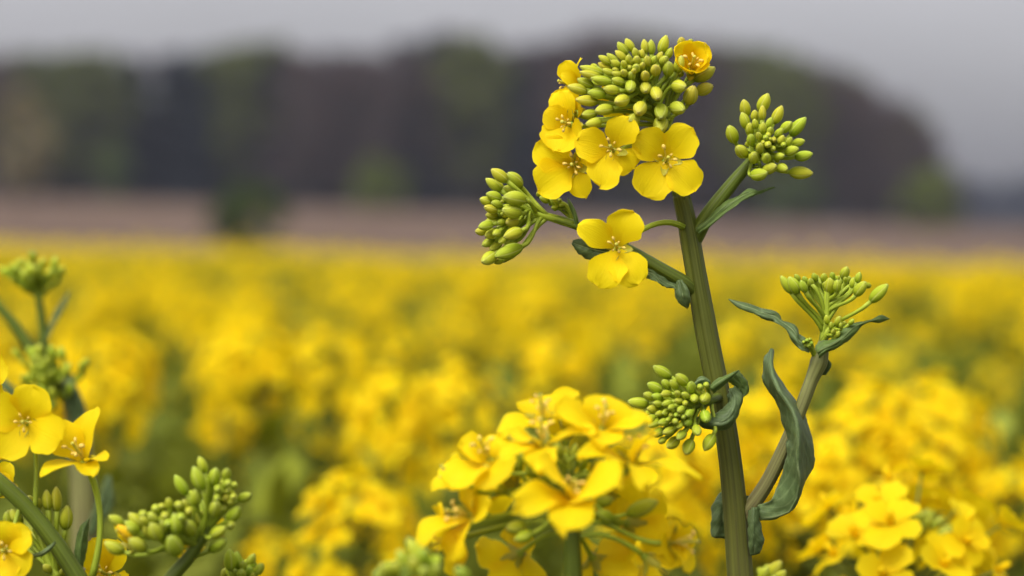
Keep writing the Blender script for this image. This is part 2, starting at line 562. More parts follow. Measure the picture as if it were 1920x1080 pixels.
# =================================================================== 1. the tall sharp plant
def world_pts(q, d=DF): return [P(a[0], a[1], d - (a[2] if len(a) > 2 else 0) / 1000) for a in q]


STEM_PX = [(1398, 1180), (1388, 1080), (1379, 960), (1366, 840), (1348, 740), (1328, 640), (1310, 540), (1296, 460), (1287, 410), (1277, 365)]
basep = P(1400, 1080, DF); BASE = Vector((basep.x + .012, basep.y + .02, 0.0))
main = empty('rapeseed_plant', BASE, 'tall sharp rapeseed plant with a big bud dome, seven yellow flowers and four side shoots', 'rapeseed plant')
mb = MB()
MR = [.0036, .0034, .0032, .0030, .0030, .00295, .0028, .0027, .0025, .0023]
ground_run(mb, BASE, world_pts(STEM_PX), MR, .0058, 40)
tube(mb, world_pts(STEM_PX), MR, 44, 90, .035, 8, wob=.015)
main_stem = mb.build('stem', M_STEM, main, BASE)

rach = world_pts([(1280, 375, 0), (1268, 330, 0), (1252, 270, 1), (1232, 215, 2.5), (1208, 165, 5), (1186, 128, 8)])
mb = MB(); tube(mb, rach, [.0023, .0020, .0017, .0014, .0010, .0006], 20, 40, .06, 7)
mb.build('stem', M_BRANCH, main, BASE)

TOP = """625 170 580 98 46,590 190 535 118 46,585 225 522 165 42,690 185 682 102 44,725 190 722 104 44,775 185 808 80 56,500 240 428 195 40,
535 240 475 182 40,505 275 425 235 42,550 255 495 215 38,460 300 325 255 50,445 318 322 285 46,520 300 448 270 38,560 305 500 288 36,505 345 385 320 48,
400 368 308 325 50,575 345 502 325 44,365 400 255 365 56,470 415 370 398 56,545 390 455 378 52,425 455 300 440 60,590 435 525 455 66,510 490 408 505 62,
420 515 335 525 52,450 560 355 580 50,675 470 650 515 72,605 345 605 390 58,690 350 692 395 60,740 380 760 435 64,775 475 778 545 72,785 545 770 620 78,
640 545 600 560 66,840 480 905 500 72,845 365 915 370 66,930 465 962 365 76,975 400 1068 362 66,960 330 1080 262 72,865 290 895 195 58,815 300 822 230 62,
745 300 748 250 54,690 330 688 285 50,612 325 612 288 46,580 300 560 278 40,640 280 640 248 44,600 262 34,575 258 562 222 34,600 235 595 190 36,
645 240 643 200 44,700 255 700 195 46,638 205 628 150 36,675 210 672 155 30,728 240 750 195 36,755 225 785 172 36,778 245 812 200 48,805 210 838 150 40,
890 140 895 92 44,945 125 945 104 30,535 285 510 270 34,660 200 655 165 32,615 240 605 215 30,670 262 678 235 32,625 292 628 272 30"""
cluster(main, TOP, 980, 40, 3.0, rach[1:], DF - .002, bulge=.010, centre=(1190, 150), rad=130, tilt=(.10, -.25), fillers=34, ped=.00055, tint=(1.06, 1.03, .95),
        attach=(.30, .97), seed=3, wide=1.10)
# the half-yellow bud
ST = lambda px, py, dz=0, ta=(0, 1, 0): (P(px, py, DF - dz / 1000), V(*ta))
# F1 right flower, facing the viewer
flower_px(main, 1250, 298, DF - .012, (.05, .06, 1), [
    (1191, 250, 1.0, 66), (1303, 238, 1.0, 66), (1307, 362, .5, 66, dict(wave=.08)), (1199, 369, .5, 76)],
    stalk=ST(1262, 300, 0, (-.3, .2, .8)), seed=2, slen=.0050, spread=1.6)
# F2 middle flower
flower_px(main, 1147, 278, DF - .014, (-.15, .1, 1), [
    (1078, 259, 1.5, 64), (1174, 213, 1, 62), (1117, 351, 1.5, 66, dict(wave=.08)), (1190, 322, -2.5, 62, dict(wave=.10))],
    stalk=ST(1246, 250, 0, (-.8, -.1, .2)), seed=3, slen=.0050, spread=1.5)
# F3 low left flower
flower_px(main, 1075, 309, DF - .008, (-.15, -.02, 1), [
    (1004, 266, 1.0, 70), (1006, 360, 1.5, 74, dict(wave=.09)), (1096, 377, -1.5, 48, dict(pointed=.8)), (1118, 285, -1.0, 56)],
    stalk=ST(1252, 270, 0, (-.9, -.3, .1)), seed=4, slen=.0048, spread=1.3)
# F4 left flower
flower_px(main, 1062, 231, DF - .009, (-.35, .05, .95), [
    (1034, 283, 1.5, 74, dict(wave=.08)), (1022, 205, 0, 48), (1044, 168, -1.5, 52), (1090, 252, 1.5, 46, dict(nv=(-.9, .1, .4)))],
    stalk=ST(1240, 235, 0, (-.95, .1, .1)), seed=5, slen=.0046)
flower_px(main, 1070, 205, DF - .004, (-.5, .25, .8), [
    (1030, 178, .5, 44), (1058, 162, 0, 48), (1090, 200, 2.0, 38, dict(nv=(-.9, .1, .5))), (1035, 230, -1, 40)],
    stalk=ST(1236, 225, 0, (-.95, .2, -.1)), seed=6, stamens=0)
# F5 top left flower, seen from the side
flower_px(main, 1066, 158, DF + .001, (-.85, .25, .45), [
    (1062, 112, 1, 44, dict(nv=(-.55, .1, .85))), (1086, 104, -2.5, 32, dict(nv=(-.98, .1, .12), cup=.1)), (1054, 140, 3.5, 34, dict(nv=(-.6, .4, .7))), (1074, 190, -2, 36)],
    stalk=ST(1222, 195, 0, (-.95, .3, -.1)), seed=7, slen=.0042)
# F6 top right flower, a half-open cup
flower_px(main, 1298, 122, DF - .003, (.06, .42, .9), [
    (1262, 82, 3.5, 54, dict(cup=.55, rec=-.05)), (1322, 76, 2.5, 56, dict(cup=.55, rec=-.05)), (1334, 112, 5.5, 46, dict(cup=.6, rec=-.1, nv=(-.6, .35, .7))),
    (1300, 141, 6.5, 58, dict(cup=.55, rec=-.12, nv=(.0, .75, .6))), (1262, 118, 5.0, 40, dict(cup=.5, rec=-.1, nv=(.7, .4, .6)))],
    stalk=ST(1240, 225, 0, (.3, .9, .1)), seed=8, slen=.0058, spread=.6)
# F8 hidden behind the buds
flower_px(main, 1163, 190, DF + .004, (-.2, -.2, -.9), [
    (1128, 160, -1, 62), (1195, 155, -1, 62), (1205, 215, -1, 62), (1135, 222, -1, 62)], stalk=ST(1236, 225, 0, (-.8, .1, -.6)), seed=9, stamens=0)
# F7 lowest flower on its own long stalk
flower_px(main, 1156, 462, DF - .014, (-.05, .15, 1), [
    (1087, 415, 2.0, 52, dict(wave=.09, pointed=.3)), (1182, 390, 1.0, 70, dict(wave=.10, pointed=.2)), (1126, 540, 2.5, 68, dict(wave=.07, rec=.3)), (1193, 536, 2.5, 68, dict(wave=.07, rec=.3))],
    stalk=(P(1283, 426, DF - .002), V(-.8, .45, .2), V(-.6, -.5, .5)), rstalk=.00072, seed=10, slen=.0046, spread=1.2)

# left side shoot
mb = MB()
LB = world_pts([(1300, 545, 0), (1280, 528, 2), (1245, 508, 3), (1190, 476, 3), (1130, 443, 3), (1085, 424, 3), (1050, 413, 3), (1022, 405, 3)])
tube(mb, LB, [.0021, .0019, .0018, .00165, .0014, .0012, .0011, .0008], 20, 50, .05, 6)
mb.build('side_branch', M_BRANCH, main, BASE)
LEFT = """370 210 215 90 100,500 260 370 130 120,310 300 160 180 85,330 280 215 195 70,460 320 335 260 85,310 370 165 325 85,215 420 105 375 80,270 490 145 450 75,
310 440 215 410 70,310 400 45,545 390 335 355 130,275 545 160 530 75,315 520 40,300 545 42,500 515 320 480 115,230 620 90 650 85,165 690 60 690 75,280 600 215 610 60,350 595 270 605 60,
470 590 360 605 90,270 690 155 740 85,285 690 240 720 70,360 650 285 680 65,515 680 335 745 105,240 775 125 825 75,310 790 200 870 80,340 760 290 800 60,450 780 335 810 70,
250 910 125 985 110,515 835 250 930 120,330 970 240 995 50,400 460 330 440 45,360 540 320 530 45"""
rl = world_pts([(1075, 420, 3), (1050, 413, 3), (1022, 405, 3), (995, 396, 3), (975, 392, 3)])
cluster(main, LEFT, 880, 300, 5.144, rl, DF - .003, bulge=.003, rand=.004, wgain=.006, fillers=12, ped=.00055, tint=(1.0, 1.0, .85), attach=(.45, 1.0), curl=.2, seed=5, wide=1.16)
mb = MB(); sm = world_pts([(1078, 423, 0), (1068, 395, 0), (1058, 384, 0), (1050, 380, 0)])
MINI = "680 345 650 318 40,770 405 680 355 70,850 440 800 380 70,870 390 40,860 440 790 465 45,880 430 870 395 40,905 440 890 410 38,840 470 810 480 36"
cluster(main, MINI, 880, 300, 5.144, sm, DF, bulge=.002, fillers=2, ped=.0004, tint=(.8, .88, .7), seed=6)
leaf3(main, [(1082, 428, 1), (1074, 405, 2), (1066, 385, 2), (1063, 370, 1)], [(1082, 428, 1), (1079, 405, 3), (1072, 385, 3), (1064, 370, 1)],
      [(1082, 428, 1), (1084, 412, 1), (1077, 395, 1), (1064, 370, 1)], DF - .002, M_LEAFG, n=14)
leaf3(main, [(1142, 462, 0), (1113, 453, 0), (1094, 447, 0), (1075, 450, 0)], [(1142, 474, 1), (1113, 468, 1), (1092, 462, 1), (1073, 455, 0)],
      [(1142, 492, 0), (1107, 487, 0), (1085, 475, 0), (1072, 456, 0)], DF + .002, M_LEAFB, n=18, seed=2)
strip_leaf(main, [(1196, 488, 0), (1222, 503, 0), (1248, 520, 0), (1282, 540, 0)], [(1206, 522, 2), (1228, 526, 3), (1245, 538, 3), (1268, 541, 2)], DF - .003, mat=M_LEAFB, n=20, wave=.0009, seed=4)
strip_leaf(main, [(1268, 528, 1), (1266, 548, 2), (1272, 566, 2), (1288, 578, 1)], [(1279, 524, 3), (1292, 548, 4), (1294, 566, 3), (1290, 578, 1)], DF - .003, mat=M_LEAFB, n=16, seed=5)

# right side shoot
mb = MB()
RB = world_pts([(1296, 474, 0), (1304, 444, 0), (1328, 402, 1), (1355, 366, 1), (1382, 333, 1), (1402, 310, 1), (1418, 290, 2), (1432, 272, 4), (1440, 262, 6)])
tube(mb, RB, [.0018, .0022, .0019, .0017, .0015, .0013, .0010, .0007], 20, 50, .05, 6)
mb.build('side_branch', M_BRANCH, main, BASE)
RIGHT = """525 225 505 122 66,525 300 495 200 62,455 385 415 282 74,515 465 465 410 72,605 200 655 85 75,620 250 622 158 46,575 255 573 185 48,685 270 740 160 66,580 300 570 240 40,
545 335 545 265 54,650 300 675 230 46,735 320 800 258 60,790 345 885 232 70,620 330 625 260 46,665 335 675 292 44,700 350 745 298 46,600 365 592 322 38,555 395 550 335 54,
640 355 36,690 370 36,715 395 750 340 42,760 405 800 352 44,800 395 880 372 50,750 400 34,607 440 607 390 50,655 400 44,685 425 36,755 450 842 420 58,815 475 928 452 62,
572 500 572 450 66,645 500 647 458 58,690 475 755 463 46,630 560 705 525 66,710 535 772 550 58,550 585 650 570 76,780 565 928 572 76,625 385 30,665 365 30,655 340 34"""
cluster(main, RIGHT, 1240, 150, 3.272, RB[4:], DF - .002, bulge=.008, centre=(1440, 262), rad=78, tilt=(0, -.3), fillers=10, ped=.00052, tint=(.98, 1.02, .8), attach=(.25, .95), seed=8)
leaf3(main, [(1304, 428), (1322, 413, 0), (1341, 394, 0), (1362, 376, 0), (1384, 367, 1), (1399, 355, 1), (1411, 353, 0), (1423, 358, 1), (1436, 353, 0), (1452, 350, 0)],
      [(1308, 434, 1), (1325, 420, 2), (1347, 402, 2), (1370, 384, 2), (1390, 371, 2), (1402, 365, 2), (1414, 360, 2), (1425, 360, 1), (1438, 355, 1), (1452, 351, 0)],
      [(1311, 440, 3), (1329, 427, 4), (1356, 404, 4), (1378, 386, 4), (1395, 376, 3), (1404, 372, 3), (1415, 367, 2), (1427, 363, 1), (1440, 357, 1), (1452, 352, 0)],
      DF - .003, M_LEAFG, seed=7)

# lower left shoot with the bud cluster in front of the stem
LL = """480 205 300 90 110,385 345 240 265 100,640 270 530 175 105,690 360 680 250 100,255 475 40 445 115,300 415 200 370 85,390 410 285 390 80,460 320 390 230 80,540 310 470 235 80,
480 370 375 375 75,390 475 295 465 70,550 390 530 350 65,640 400 590 370 75,490 450 385 480 70,590 435 515 440 65,355 525 235 520 85,510 490 450 520 60,620 470 60,715 400 710 440 85,
770 305 60,835 285 60,790 355 55,840 400 800 440 115,320 600 220 640 80,400 560 320 580 60,450 540 395 570 70,600 510 550 550 70,480 590 55,525 590 45,555 590 40,690 550 625 590 85,
370 625 250 700 95,455 640 350 670 80,520 655 65,580 670 545 715 60,665 640 620 675 80,400 730 295 790 95,510 725 395 770 85,620 750 545 830 90,550 820 440 910 110,420 820 350 860 70,
720 695 755 785 95,680 840 630 980 120,910 785 815 940 120,810 555 835 645 110,460 620 430 640 45,500 540 40,600 610 50"""
rb = world_pts([(1352, 742, -1), (1340, 748, 6), (1325, 754, 10), (1305, 762, 13), (1285, 770, 15)])
mb = MB(); tube(mb, rb, [.0014, .0012, .0011, .0010, .0007], 14, 24, .05, 5); mb.build('side_branch', M_BRANCH, main, BASE)
cluster(main, LL, 1170, 670, 5.4, rb, DF - .012, bulge=.008, centre=(1268, 775), rad=88, tilt=(-.15, -.1), fillers=16, ped=.00050, tint=(.84, .96, .70), attach=(.3, .95), seed=9)
leaf3(main, [(1378, 722, 4), (1392, 740, 6), (1387, 772, 8), (1376, 795, 9), (1352, 808, 9), (1322, 804, 8), (1303, 790, 7)],
      [(1370, 730, 6), (1379, 748, 8), (1374, 770, 10), (1362, 786, 11), (1343, 793, 11), (1320, 790, 10), (1304, 786, 8)],
      [(1362, 742, 6), (1366, 752, 7), (1358, 764, 8), (1347, 772, 8), (1333, 776, 8), (1318, 780, 8), (1304, 782, 7)], DF - .002, M_LEAFB, n=26, seed=9)
leaf3(main, [(1330, 722, 8), (1345, 710, 9), (1360, 704, 9), (1376, 697, 8), (1386, 694, 6)], [(1334, 730, 10), (1348, 719, 11), (1360, 711, 11), (1374, 702, 9), (1386, 694, 6)],
      [(1338, 738, 9), (1350, 729, 9), (1362, 719, 9), (1374, 708, 7), (1386, 695, 6)], DF - .002, M_LEAFG, n=18, seed=10)
leaf3(main, [(1384, 693, 4), (1395, 706, 3), (1403, 722, 2), (1404, 736, 3), (1391, 747, 5)], [(1376, 702, 6), (1386, 714, 5), (1394, 727, 4), (1398, 737, 4), (1391, 746, 5)],
      [(1364, 714, 5), (1376, 724, 4), (1386, 733, 4), (1392, 740, 4), (1390, 746, 5)], DF - .002, M_LEAFG, n=18, seed=11)
leaf3(main, [(1303, 718, 3), (1310, 708, 3), (1320, 706, 3), (1332, 714, 3)], [(1306, 720, 3), (1313, 714, 4), (1322, 713, 4), (1332, 720, 3)],
      [(1308, 724, 3), (1316, 724, 3), (1324, 724, 3), (1332, 728, 3)], DF - .006, M_LEAFB, n=12, seed=12)

# far right shoot
mb = MB()
FB = world_pts([(1384, 985, -1), (1405, 955, 0), (1440, 902, 1), (1475, 830, 2), (1503, 762, 2), (1522, 712, 2), (1535, 680, 2), (1541, 655, 2), (1546, 630, 2)])
tube(mb, FB, [.0023, .0021, .0019, .0018, .0017, .0017, .0023, .0018, .0009], 20, 60, .05, 6)
mb.build('side_branch', M_BROWNB, main, BASE)
FR = """590 285 490 130 80,640 285 560 140 100,710 275 665 170 70,710 200 690 135 55,755 225 745 155 60,800 310 785 190 80,800 175 775 105 55,840 235 840 190 45,865 180 870 110 60,
915 285 920 150 100,945 160 940 98 50,985 270 990 165 70,1000 170 1000 130 40,1040 305 1060 190 85,1035 150 1075 50 80,1085 185 1090 135 50,1115 240 1130 140 60,1160 190 1185 95 60,
1145 305 1235 180 95,1275 360 1430 205 105,650 180 615 115 50,880 240 875 180 45,960 230 965 170 50,1060 180 1055 140 40,720 240 715 195 45"""
fr = world_pts([(1543, 645, 2), (1547, 610, 2), (1550, 580, 2), (1551, 555, 2), (1552, 535, 2)])
cluster(main, FR, 1360, 490, 4.697, fr, DF - .002, bulge=0, rand=.007, wgain=.004, fillers=8, ped=.00055, tint=(.9, 1.0, .75), attach=(.15, .75), curl=.4, seed=11)
FR2 = "900 555 890 475 55,935 600 930 535 45,985 570 1010 485 65,1020 590 1020 540 40,1090 555 1130 510 45,975 670 1005 615 45,950 640 950 600 36,1040 570 1050 530 40"
cluster(main, FR2, 1360, 490, 4.697, world_pts([(1543, 640, 4), (1550, 625, 5), (1557, 612, 5)]), DF - .006, bulge=.002, rand=.003, fillers=0, ped=.0004, tint=(.95, 1.05, .8), seed=12)
FR3 = "720 700 36,745 690 34,755 725 40,705 745 40,735 745 38,690 715 30"
cluster(main, FR3, 1360, 490, 4.697, world_pts([(1532, 672, 2), (1525, 660, 3), (1518, 648, 3)]), DF - .006, bulge=.002, rand=.001, fillers=0, ped=.0004, tint=(.7, .9, .6), seed=13)
leaf3(main, [(1509, 632, 1), (1500, 628, 1), (1495, 616, 2), (1487, 607, 2), (1467, 602, 2), (1462, 592, 1), (1452, 584, 2), (1430, 579, 1), (1417, 574, 1), (1392, 567, 1), (1366, 561, 1)],
      [(1512, 645, 4), (1498, 640, 4), (1491, 625, 4), (1480, 613, 3), (1464, 603, 3), (1455, 595, 3), (1444, 590, 3), (1428, 586, 2), (1414, 580, 2), (1390, 572, 2), (1366, 561, 1)],
      [(1518, 662, 4), (1500, 655, 5), (1488, 642, 5), (1475, 620, 4), (1456, 606, 4), (1446, 602, 3), (1434, 599, 3), (1424, 593, 3), (1412, 587, 2), (1386, 578, 2), (1366, 562, 1)],
      DF - .001, M_LEAFB, n=44, seed=14, wave=.0008)
leaf3(main, [(1528, 648, 2), (1540, 640, 2), (1556, 636, 2), (1573, 626, 2), (1584, 610, 2), (1605, 604, 1), (1630, 601, 2), (1652, 590, 2), (1667, 597, 1)],
      [(1532, 660, 5), (1546, 652, 5), (1562, 645, 5), (1580, 633, 5), (1594, 619, 4), (1611, 608, 3), (1631, 602, 3), (1650, 598, 3), (1667, 598, 1)],
      [(1536, 672, 4), (1548, 662, 4), (1566, 654, 4), (1587, 642, 4), (1602, 627, 3), (1616, 612, 2), (1632, 604, 2), (1648, 606, 2), (1667, 599, 1)],
      DF - .004, M_LEAFG, n=40, seed=15, wave=.0007)
strip_leaf(main, [(1541, 672, 0), (1543, 690, 0), (1542, 703, 0)], [(1550, 670, 1), (1559, 684, 1), (1548, 703, 0)], DF + .001, mat=M_LEAFB, n=12, seed=16)

# the big folded leaf at the foot of the far right shoot and its clasping ears
leaf3(main, [(1447, 656, 2), (1432, 672, 1), (1430, 700, 1), (1440, 730, 2), (1460, 765, 3), (1470, 800, 4), (1475, 825, 5), (1473, 860, 6), (1467, 890, 6), (1452, 925, 6), (1436, 942, 5), (1421, 948, 4)],
      [(1447, 657, 2), (1445, 690, 9), (1459, 728, 13), (1478, 756, 15), (1492, 782, 17), (1497, 815, 18), (1497, 845, 18), (1496, 875, 17), (1500, 910, 15), (1486, 955, 12), (1456, 968, 8), (1425, 972, 5)],
      [(1448, 658, 1), (1451, 690, 3), (1470, 722, 2), (1498, 760, -3), (1514, 795, -6), (1523, 825, -7), (1527, 852, -6), (1523, 880, -4), (1507, 908, 2), (1490, 952, 6), (1458, 971, 6), (1425, 976, 4)],
      DF + .001, M_LEAFB, n=60, m=8, bulge=.0006, wave=.0012, seed=17)
leaf3(main, [(1404, 957, 4), (1403, 985, 5), (1404, 1015, 5), (1407, 1042, 4)], [(1414, 952, 6), (1412, 985, 7), (1414, 1015, 6), (1415, 1040, 4)],
      [(1424, 948, 5), (1425, 980, 5), (1432, 1012, 4), (1424, 1037, 4)], DF + .001, M_LEAFB, n=18, seed=18)
leaf3(main, [(1362, 918, 0), (1340, 936, 0), (1334, 970, 0), (1337, 1004, 0), (1362, 1010, 0)], [(1380, 925, 1), (1362, 945, 2), (1356, 970, 2), (1360, 992, 1), (1370, 1005, 0)],
      [(1406, 930, 0), (1408, 950, 0), (1400, 975, 0), (1392, 990, 0), (1380, 1008, 0)], DF + .006, M_LEAFB, n=22, seed=19)

# =================================================================== 2. the near soft flower head in the middle
D2 = .538
b2 = P(1070, 1080, D2); B2 = Vector((b2.x + .01, b2.y + .015, 0))
p2 = empty('rapeseed_plant', B2, 'soft-focus rapeseed plant with a broad yellow flower head just left of the tall stem', 'rapeseed plant')
mb = MB()
Q2 = [P(1076, 1180, D2), P(1074, 1100, D2), P(1071, 1010, D2), P(1068, 940, D2), P(1066, 880, D2)]; R2 = [.0026, .0024, .0021, .0017, .0010]
ground_run(mb, B2, Q2, R2, .0045, 24); tube(mb, Q2, R2, 24, 50, .06, 7)
mb.build('stem', M_BRANCH, p2, B2)
def head_flower(cx, cy, dz, nv, tips, seed, **kw):
    cv = lambda x, y: (770 + x / 2.841, 700 + y / 2.841)
    c = cv(cx, cy)
    a = P(1066 + (c[1] - 880) * .02, 870 + max(0, (c[1] - 790)) * .5, D2)
    flower_px(p2, c[0], c[1], D2 - dz / 1000, nv, [(*cv(t[0], t[1]), t[2] + dz, t[3] / 2.841 * 1.5, dict(wave=.10, cup=.22, rec=.25, claw=.35)) for t in tips],
              stalk=(a, V((c[0] - 1066) / 300, .3, dz / 60)), seed=seed, slen=.0056, nuv=(11, 12), fit=.98, **kw)


head_flower(700, 195, -2, (-.1, .85, .5), [(640, 118, -5, 130), (455, 292, 4, 105), (897, 84, -3, 85), (690, 275, 6, 100)], 211)
head_flower(1030, 245, 4, (.1, .8, .6), [(1062, 122, -5, 165), (786, 215, 1, 150), (1258, 245, 1, 120), (1045, 372, 6, 135)], 212)
head_flower(700, 325, 7, (-.05, .88, .45), [(545, 315, -2, 110), (985, 295, -2, 80), (655, 502, 7, 110), (470, 425, 4, 80)], 213)
head_flower(400, 415, 2, (-.35, .75, .6), [(268, 375, -1, 125), (480, 330, -4, 100), (450, 592, 6, 165), (205, 600, 4, 150)], 214)
head_flower(860, 625, 15, (.05, .65, .75), [(735, 492, -2, 180), (1095, 545, -1, 215), (590, 690, 4, 130), (835, 800, 7, 150)], 215)
head_flower(1195, 425, 8, (.35, .85, .35), [(900, 408, 0, 95), (1285, 310, -5, 150), (1545, 525, 3, 95), (1235, 560, 6, 110)], 216)
head_flower(265, 745, 3, (-.8, .25, .6), [(300, 620, -1, 110), (35, 890, 3, 130), (410, 700, 3, 90), (215, 985, 2, 130)], 217)
head_flower(235, 545, -5, (-.7, .55, .4), [(100, 590, 2, 75), (180, 450, -2, 100), (330, 470, 0, 100), (290, 640, 2, 100)], 218)
head_flower(1440, 900, 0, (.9, .1, .45), [(1400, 770, -1, 100), (1340, 930, 1, 110), (1500, 1050, 1, 130), (1530, 850, -2, 90)], 219)
G = [(1150, 905, -10, (.4, .2, -.6), .1, 10.0), (836, 1015, 0, (-.9, -.2, .4), .3, 10.0), (1195, 985, -9, (.55, -.15, -.5), .6, 11.5),
    (960, 1050, -10, (-.4, -.4, -.5), .2, 11.0), (1120, 1060, -12, (.3, -.5, -.6), .9, 11.0), (1230, 1060, -6, (.6, -.5, -.3), .3, 11.0), (1060, 800, -12, (.0, .8, -.3), .4, 10.0), (950, 900, -10, (-.4, .5, -.4), .1, 10.0)]
for k, (x, y, dz, nv, roll, sz) in enumerate(G):
    t = .62 + .33 * (1 - (y - 760) / 300)
    a = P(1066 + (y - 880) * .02, 870 + max(0, (y - 800)) * .55, D2)
    flower_n(p2, x, y, D2 - dz / 1000, nv, roll, sz / 1000 * .97, sz / 1000 * .74, .16, seed=200 + k, stalk=(a, V((x - 1066) / 300, .25, dz / 60)), rstalk=.00055, slen=.005,
             stamens=6 if nv[2] > 0 else 0, nuv=(11, 12))
B2T = """975 885 960 850 22,990 870 985 838 22,965 905 940 885 24,1000 895 990 868 20,950 925 920 905 22,1010 880 1008 852 18,1040 880 1040 850 18,1060 870 1062 838 18,
1090 880 1098 850 20,1110 890 1122 860 20,1175 965 1232 940 30,1150 975 1120 960 24,985 985 950 992 26,1000 1000 965 1012 22,1130 970 1165 985 22,1050 860 1045 830 16,1075 865 1080 832 16,
1030 905 1020 878 18,1100 910 1115 885 18,1020 950 985 940 24,1115 945 1150 935 22"""
cluster(p2, B2T, 0, 0, 1.0, [P(1069, 980, D2), P(1067, 930, D2), P(1066, 890, D2), P(1066, 860, D2)], D2 + .004, bulge=.004, rand=.006, fillers=8, ped=.0005, tint=(.75, .85, .6), seed=21)

# =================================================================== 3. the plant at the left edge
D3 = .575
b3 = P(170, 1120, D3); B3 = Vector((b3.x + .02, b3.y, 0))
p3 = empty('rapeseed_plant', B3, 'rapeseed plant at the left edge with a dark arching stem and large open flowers', 'rapeseed plant')
mb = MB()
Q3 = [P(205, 1180, D3), P(160, 1105, D3), P(112, 1030, D3), P(60, 962, D3), P(5, 908, D3), P(-40, 872, D3), P(-70, 840, D3)]; R3 = [.0026, .0024, .0022, .0021, .0020, .0018, .0012]
ground_run(mb, B3, Q3, R3, .0042, 26); tube(mb, Q3, R3, 26, 60, .04, 7)
mb.build('stem', M_BRANCH, p3, B3)
ST3 = lambda px, py, ta=(0, 1, 0), dz=0: (P(px, py, D3 - dz / 1000), V(*ta))
flower_px(p3, 46, 792, D3 - .006, (.05, .1, 1), [(66, 720, 1, 76, dict(notch=.12)), (-24, 768, 1, 72), (120, 822, 1.5, 78), (0, 866, 2, 72)], stalk=(P(66, 955, D3), V(.05, 1, .1), V(-.2, .6, .8)), rstalk=.0006, seed=301, slen=.0044, spread=1.5)
flower_px(p3, 150, 852, D3 - .004, (-.25, .62, .7), [(98, 788, -1.5, 66, dict(cup=.3)), (176, 757, -2.5, 64, dict(pointed=.9, cup=.4, nv=(-.6, .2, .8))), (70, 888, 5, 52, dict(nv=(-.1, .95, .25), cup=.15, pointed=.4)),
          (202, 858, 4, 44, dict(nv=(-.1, .95, .3), cup=.25, pointed=.5)), (172, 892, 5.5, 44, dict(nv=(.1, .6, .8), cup=.6))],
          stalk=(P(172, 1085, D3), V(.3, 1, .1), V(-.35, .9, .3)), rstalk=.0008, seed=302, slen=.0062)
flower_px(p3, -30, 700, D3 + .002, (.3, .2, .9), [(14, 688, 0, 66), (-40, 640, 0, 60), (-85, 700, 0, 60), (-25, 760, 0, 60)], stalk=ST3(-20, 890), seed=303)
flower_px(p3, 8, 1032, D3 - .012, (.1, .1, 1), [(12, 976, 0, 56), (60, 998, .5, 56, dict(n=V(-.2, .2, 1))), (48, 1082, 1, 74), (-50, 1030, 0, 60), (0, 1095, 1, 60)], stalk=ST3(40, 945, (-.3, -.9, .3)), seed=304)
flower_px(p3, 196, 1075, D3 + .012, (-.1, .3, .9), [(168, 1008, 0, 62), (222, 1012, -1, 64), (226, 1110, 0, 66), (160, 1100, 0, 60)], stalk=ST3(150, 1110, (.5, .5, -.4)), seed=305)
flower_px(p3, 2, 905, D3 + .006, (-.1, .4, .8), [(18, 868, 0, 40), (-30, 880, 0, 44), (-10, 930, 0, 40), (16, 892, 0, 36)], stalk=ST3(0, 930), seed=306, stamens=0)
B3T = """310 470 298 340 62,365 480 362 320 68,420 595 432 440 85,200 430 185 378 50,245 470 245 390 55,140 560 70 465 70,60 570 40 480 60,360 820 315 755 45,330 865 280 820 50,375 890 350 865 45,390 850 375 815 40,410 880 400 850 40,90 540 50 470 55"""
cluster(p3, B3T, 0, 820, 3.4286, [P(110, 1085, D3 + .004), P(92, 1055, D3 + .005), P(78, 1015, D3 + .006), P(66, 990, D3 + .007)], D3 + .006, bulge=0, rand=.004, fillers=0, ped=.0006, tint=(1.05, 1.0, .85), seed=31)
leaf3(p3, [(142, 1072, 0), (140, 1030, 0), (148, 990, 0), (167, 972, 0)], [(148, 1074, 1), (150, 1032, 2), (156, 996, 2), (167, 972, 0)], [(152, 1076, 0), (162, 1036, 0), (166, 1000, 0), (168, 972, 0)], D3 + .004, M_LEAFG, n=18, seed=32)
leaf3(p3, [(56, 1040, 6), (72, 1036, 7), (88, 1026, 7), (104, 1014, 5)], [(56, 1042, 7), (74, 1040, 8), (90, 1030, 8), (104, 1016, 5)], [(56, 1044, 6), (76, 1044, 7), (93, 1034, 7), (105, 1019, 5)], D3, M_LEAFB, n=14, seed=33)

# =================================================================== 4. the bud plant lower left
D4 = .556
b4 = P(260, 1160, D4); B4 = Vector((b4.x - .02, b4.y, 0))
p4 = empty('rapeseed_plant', B4, 'rapeseed plant at lower left with a long lopsided green bud cluster and few yellow tips', 'rapeseed plant')
S4 = [P(282, 1140, D4), P(318, 1088, D4), P(350, 1050, D4), P(378, 1012, D4), P(392, 985, D4), P(398, 950, D4)]
mb = MB(); ground_run(mb, B4, S4, [.0022], .004, 20); tube(mb, S4, [.0022, .0018, .0016, .0014, .0011, .0008], 20, 44, .05, 6)
mb.build('stem', M_BRANCH, p4, B4)
P4A = """1320 230 1280 125 60,1205 370 1125 245 70,1305 340 1245 190 80,1260 440 1255 335 70,1365 310 1390 200 75,1450 270 1460 205 60,1430 290 50,1465 300 50,1505 310 45,1465 345 50,1400 335 50,
1400 395 55,1450 395 50,1500 385 45,1530 405 1615 365 60,1385 500 1390 420 80,1445 455 50,1465 530 1545 450 80,1345 730 1455 655 80,1360 640 1450 580 70,1480 570 60,1420 350 40,1480 420 40"""
cluster(p4, P4A, 0, 820, 3.4286, S4[2:], D4 - .002, bulge=.005, rand=.004, fillers=5, ped=.0005, tint=(.88, .96, .75), seed=41)
